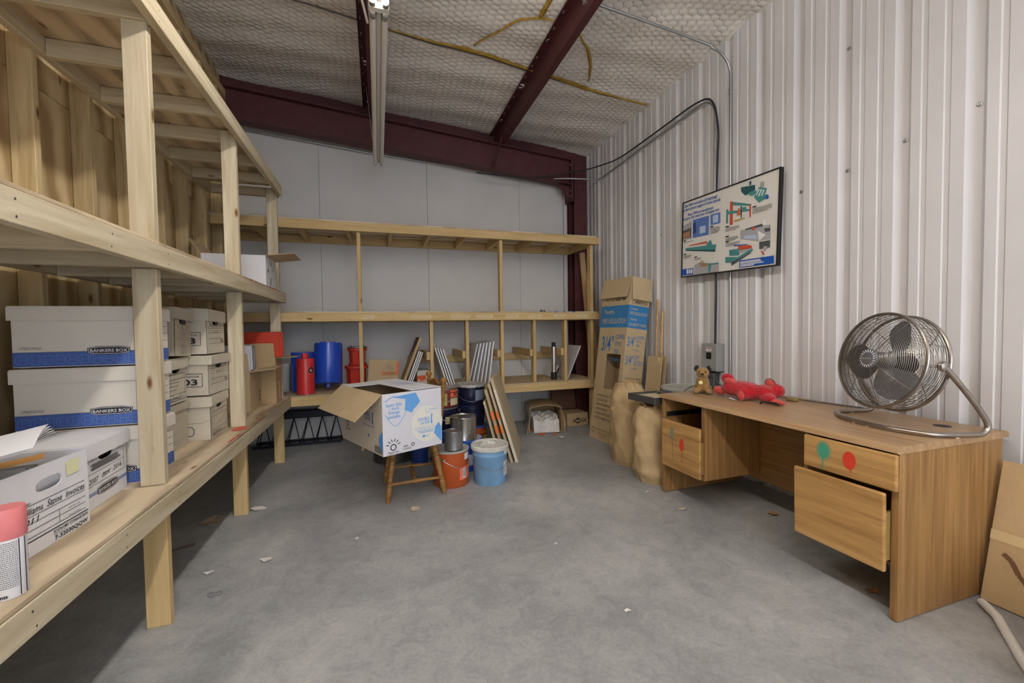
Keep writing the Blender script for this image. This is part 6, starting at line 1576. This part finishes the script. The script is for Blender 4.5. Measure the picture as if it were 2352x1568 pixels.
for tx,a,b_ in (('Dal 1898 costruiamo gli ingranaggi',(0.054,0.680),(0.456,0.661)),('che fanno girare meglio la Vostra azienda',(0.018,0.647),(0.491,0.621)),('Since 1898 we manufacture',(0.094,0.590),(0.413,0.572)),('the gears that make your Company turn',(0.027,0.560),(0.478,0.539))):
    A = pv(a); B = pv(b_); q = MB(); q.text(pf,tx,A[0],A[1]-.004,.036,math.hypot(B[0]-A[0],B[1]-A[1]),.016,0,'LEFT',.0095,math.atan2(B[1]-A[1],B[0]-A[0])); q.build('headline', HB, po)
q = MB()
for c_,w_,n_ in (((.037,.353),.16,1),((.376,.41),.11,5),((.549,.37),.14,3),((.549,.286),.13,3),((.549,.241),.15,3),((.037,.223),.10,3),((.181,.172),.09,2),((.817,.462),.17,4)):
    u,v = pv(c_)
    q.bar(pf,u,v,u+.035,v+.010,.0095)
    for i in range(n_): q.bar(pf,u,v-.012-.011*i,u+w_*(.8 if i == n_-1 else 1),v-.009-.011*i,.0095)
q.build('caption_lines', INK, po)
q = MB()
for c_,w_ in (((.70,.052),.19),((.70,.041),.2),((.70,.028),.22),((.70,.017),.13)):
    u,v = pv(c_); q.bar(pf,u,v-.004,u+w_,v+.003,.0100)
q.build('banner_lines', PMAT['white'], po)

# ================================================================ NEAR RIGHT CORNER
lc = thing('leaning_cardboard', 'water stained cardboard sheet leaning on the wall at the desk end', 'cardboard', (2.665,.86,.002), 0, rot=(0,.245,0))
MB().bbox(-.012,0,0,.275,0,.655,.002).build('sheet', KRAFT, lc)
fr = frame((-.0125,.275,0),(0,-1,0),(0,0,1))
MB().bar(fr,.0,.285,.275,.33,.0012).build('parcel_tape', plain('pale_tape',(206,184,140),.4), lc)
q = MB(); pv_ = None
for k in range(9):
    a = (.05+.028*k, .235-.13*(1-math.exp(-k*.35))+.018*math.sin(k*1.7)); 
    if pv_: q.line(fr,pv_[0],pv_[1],a[0],a[1],.016+.004*math.sin(k),.0008)
    pv_ = a
q.build('water_stain', plain('dark_stain_brown',(112,80,54),.8), lc)
rc = thing('rounded_cardboard', 'rounded cardboard offcut behind the water stained sheet', 'cardboard', (2.80,.80,.002), 0, rot=(0,.17,0))
pts = [(0,0),(.27,0),(.27,.60),(.262,.635),(.24,.66),(.20,.672),(0,.68)]
MB().add([(0,p_[0],p_[1]) for p_ in pts]+[(-.006,p_[0],p_[1]) for p_ in pts],[list(range(7)),list(range(7,14))[::-1]]+[(i,7+i,7+(i+1)%7,(i+1)%7) for i in range(7)]).build('sheet', KRAFT2, rc)
pp_ = MB().tube([(2.60,1.105,.018),(2.53,1.027,.018),(2.279,.852,.018),(1.75,.44,.018)],.0175,14).build('plastic_pipe', plain('white_pvc',(216,216,214),.35)); tag(pp_,'white plastic pipe lying on the floor by the desk end','pipe')
cx_ = carton('brown carton with one wide flap sticking out over the white pipe', (2.52,.555,.0), .17, .40,.46,.295, KRAFT, (('-x',.36,.02),), inner=KRAFT2)
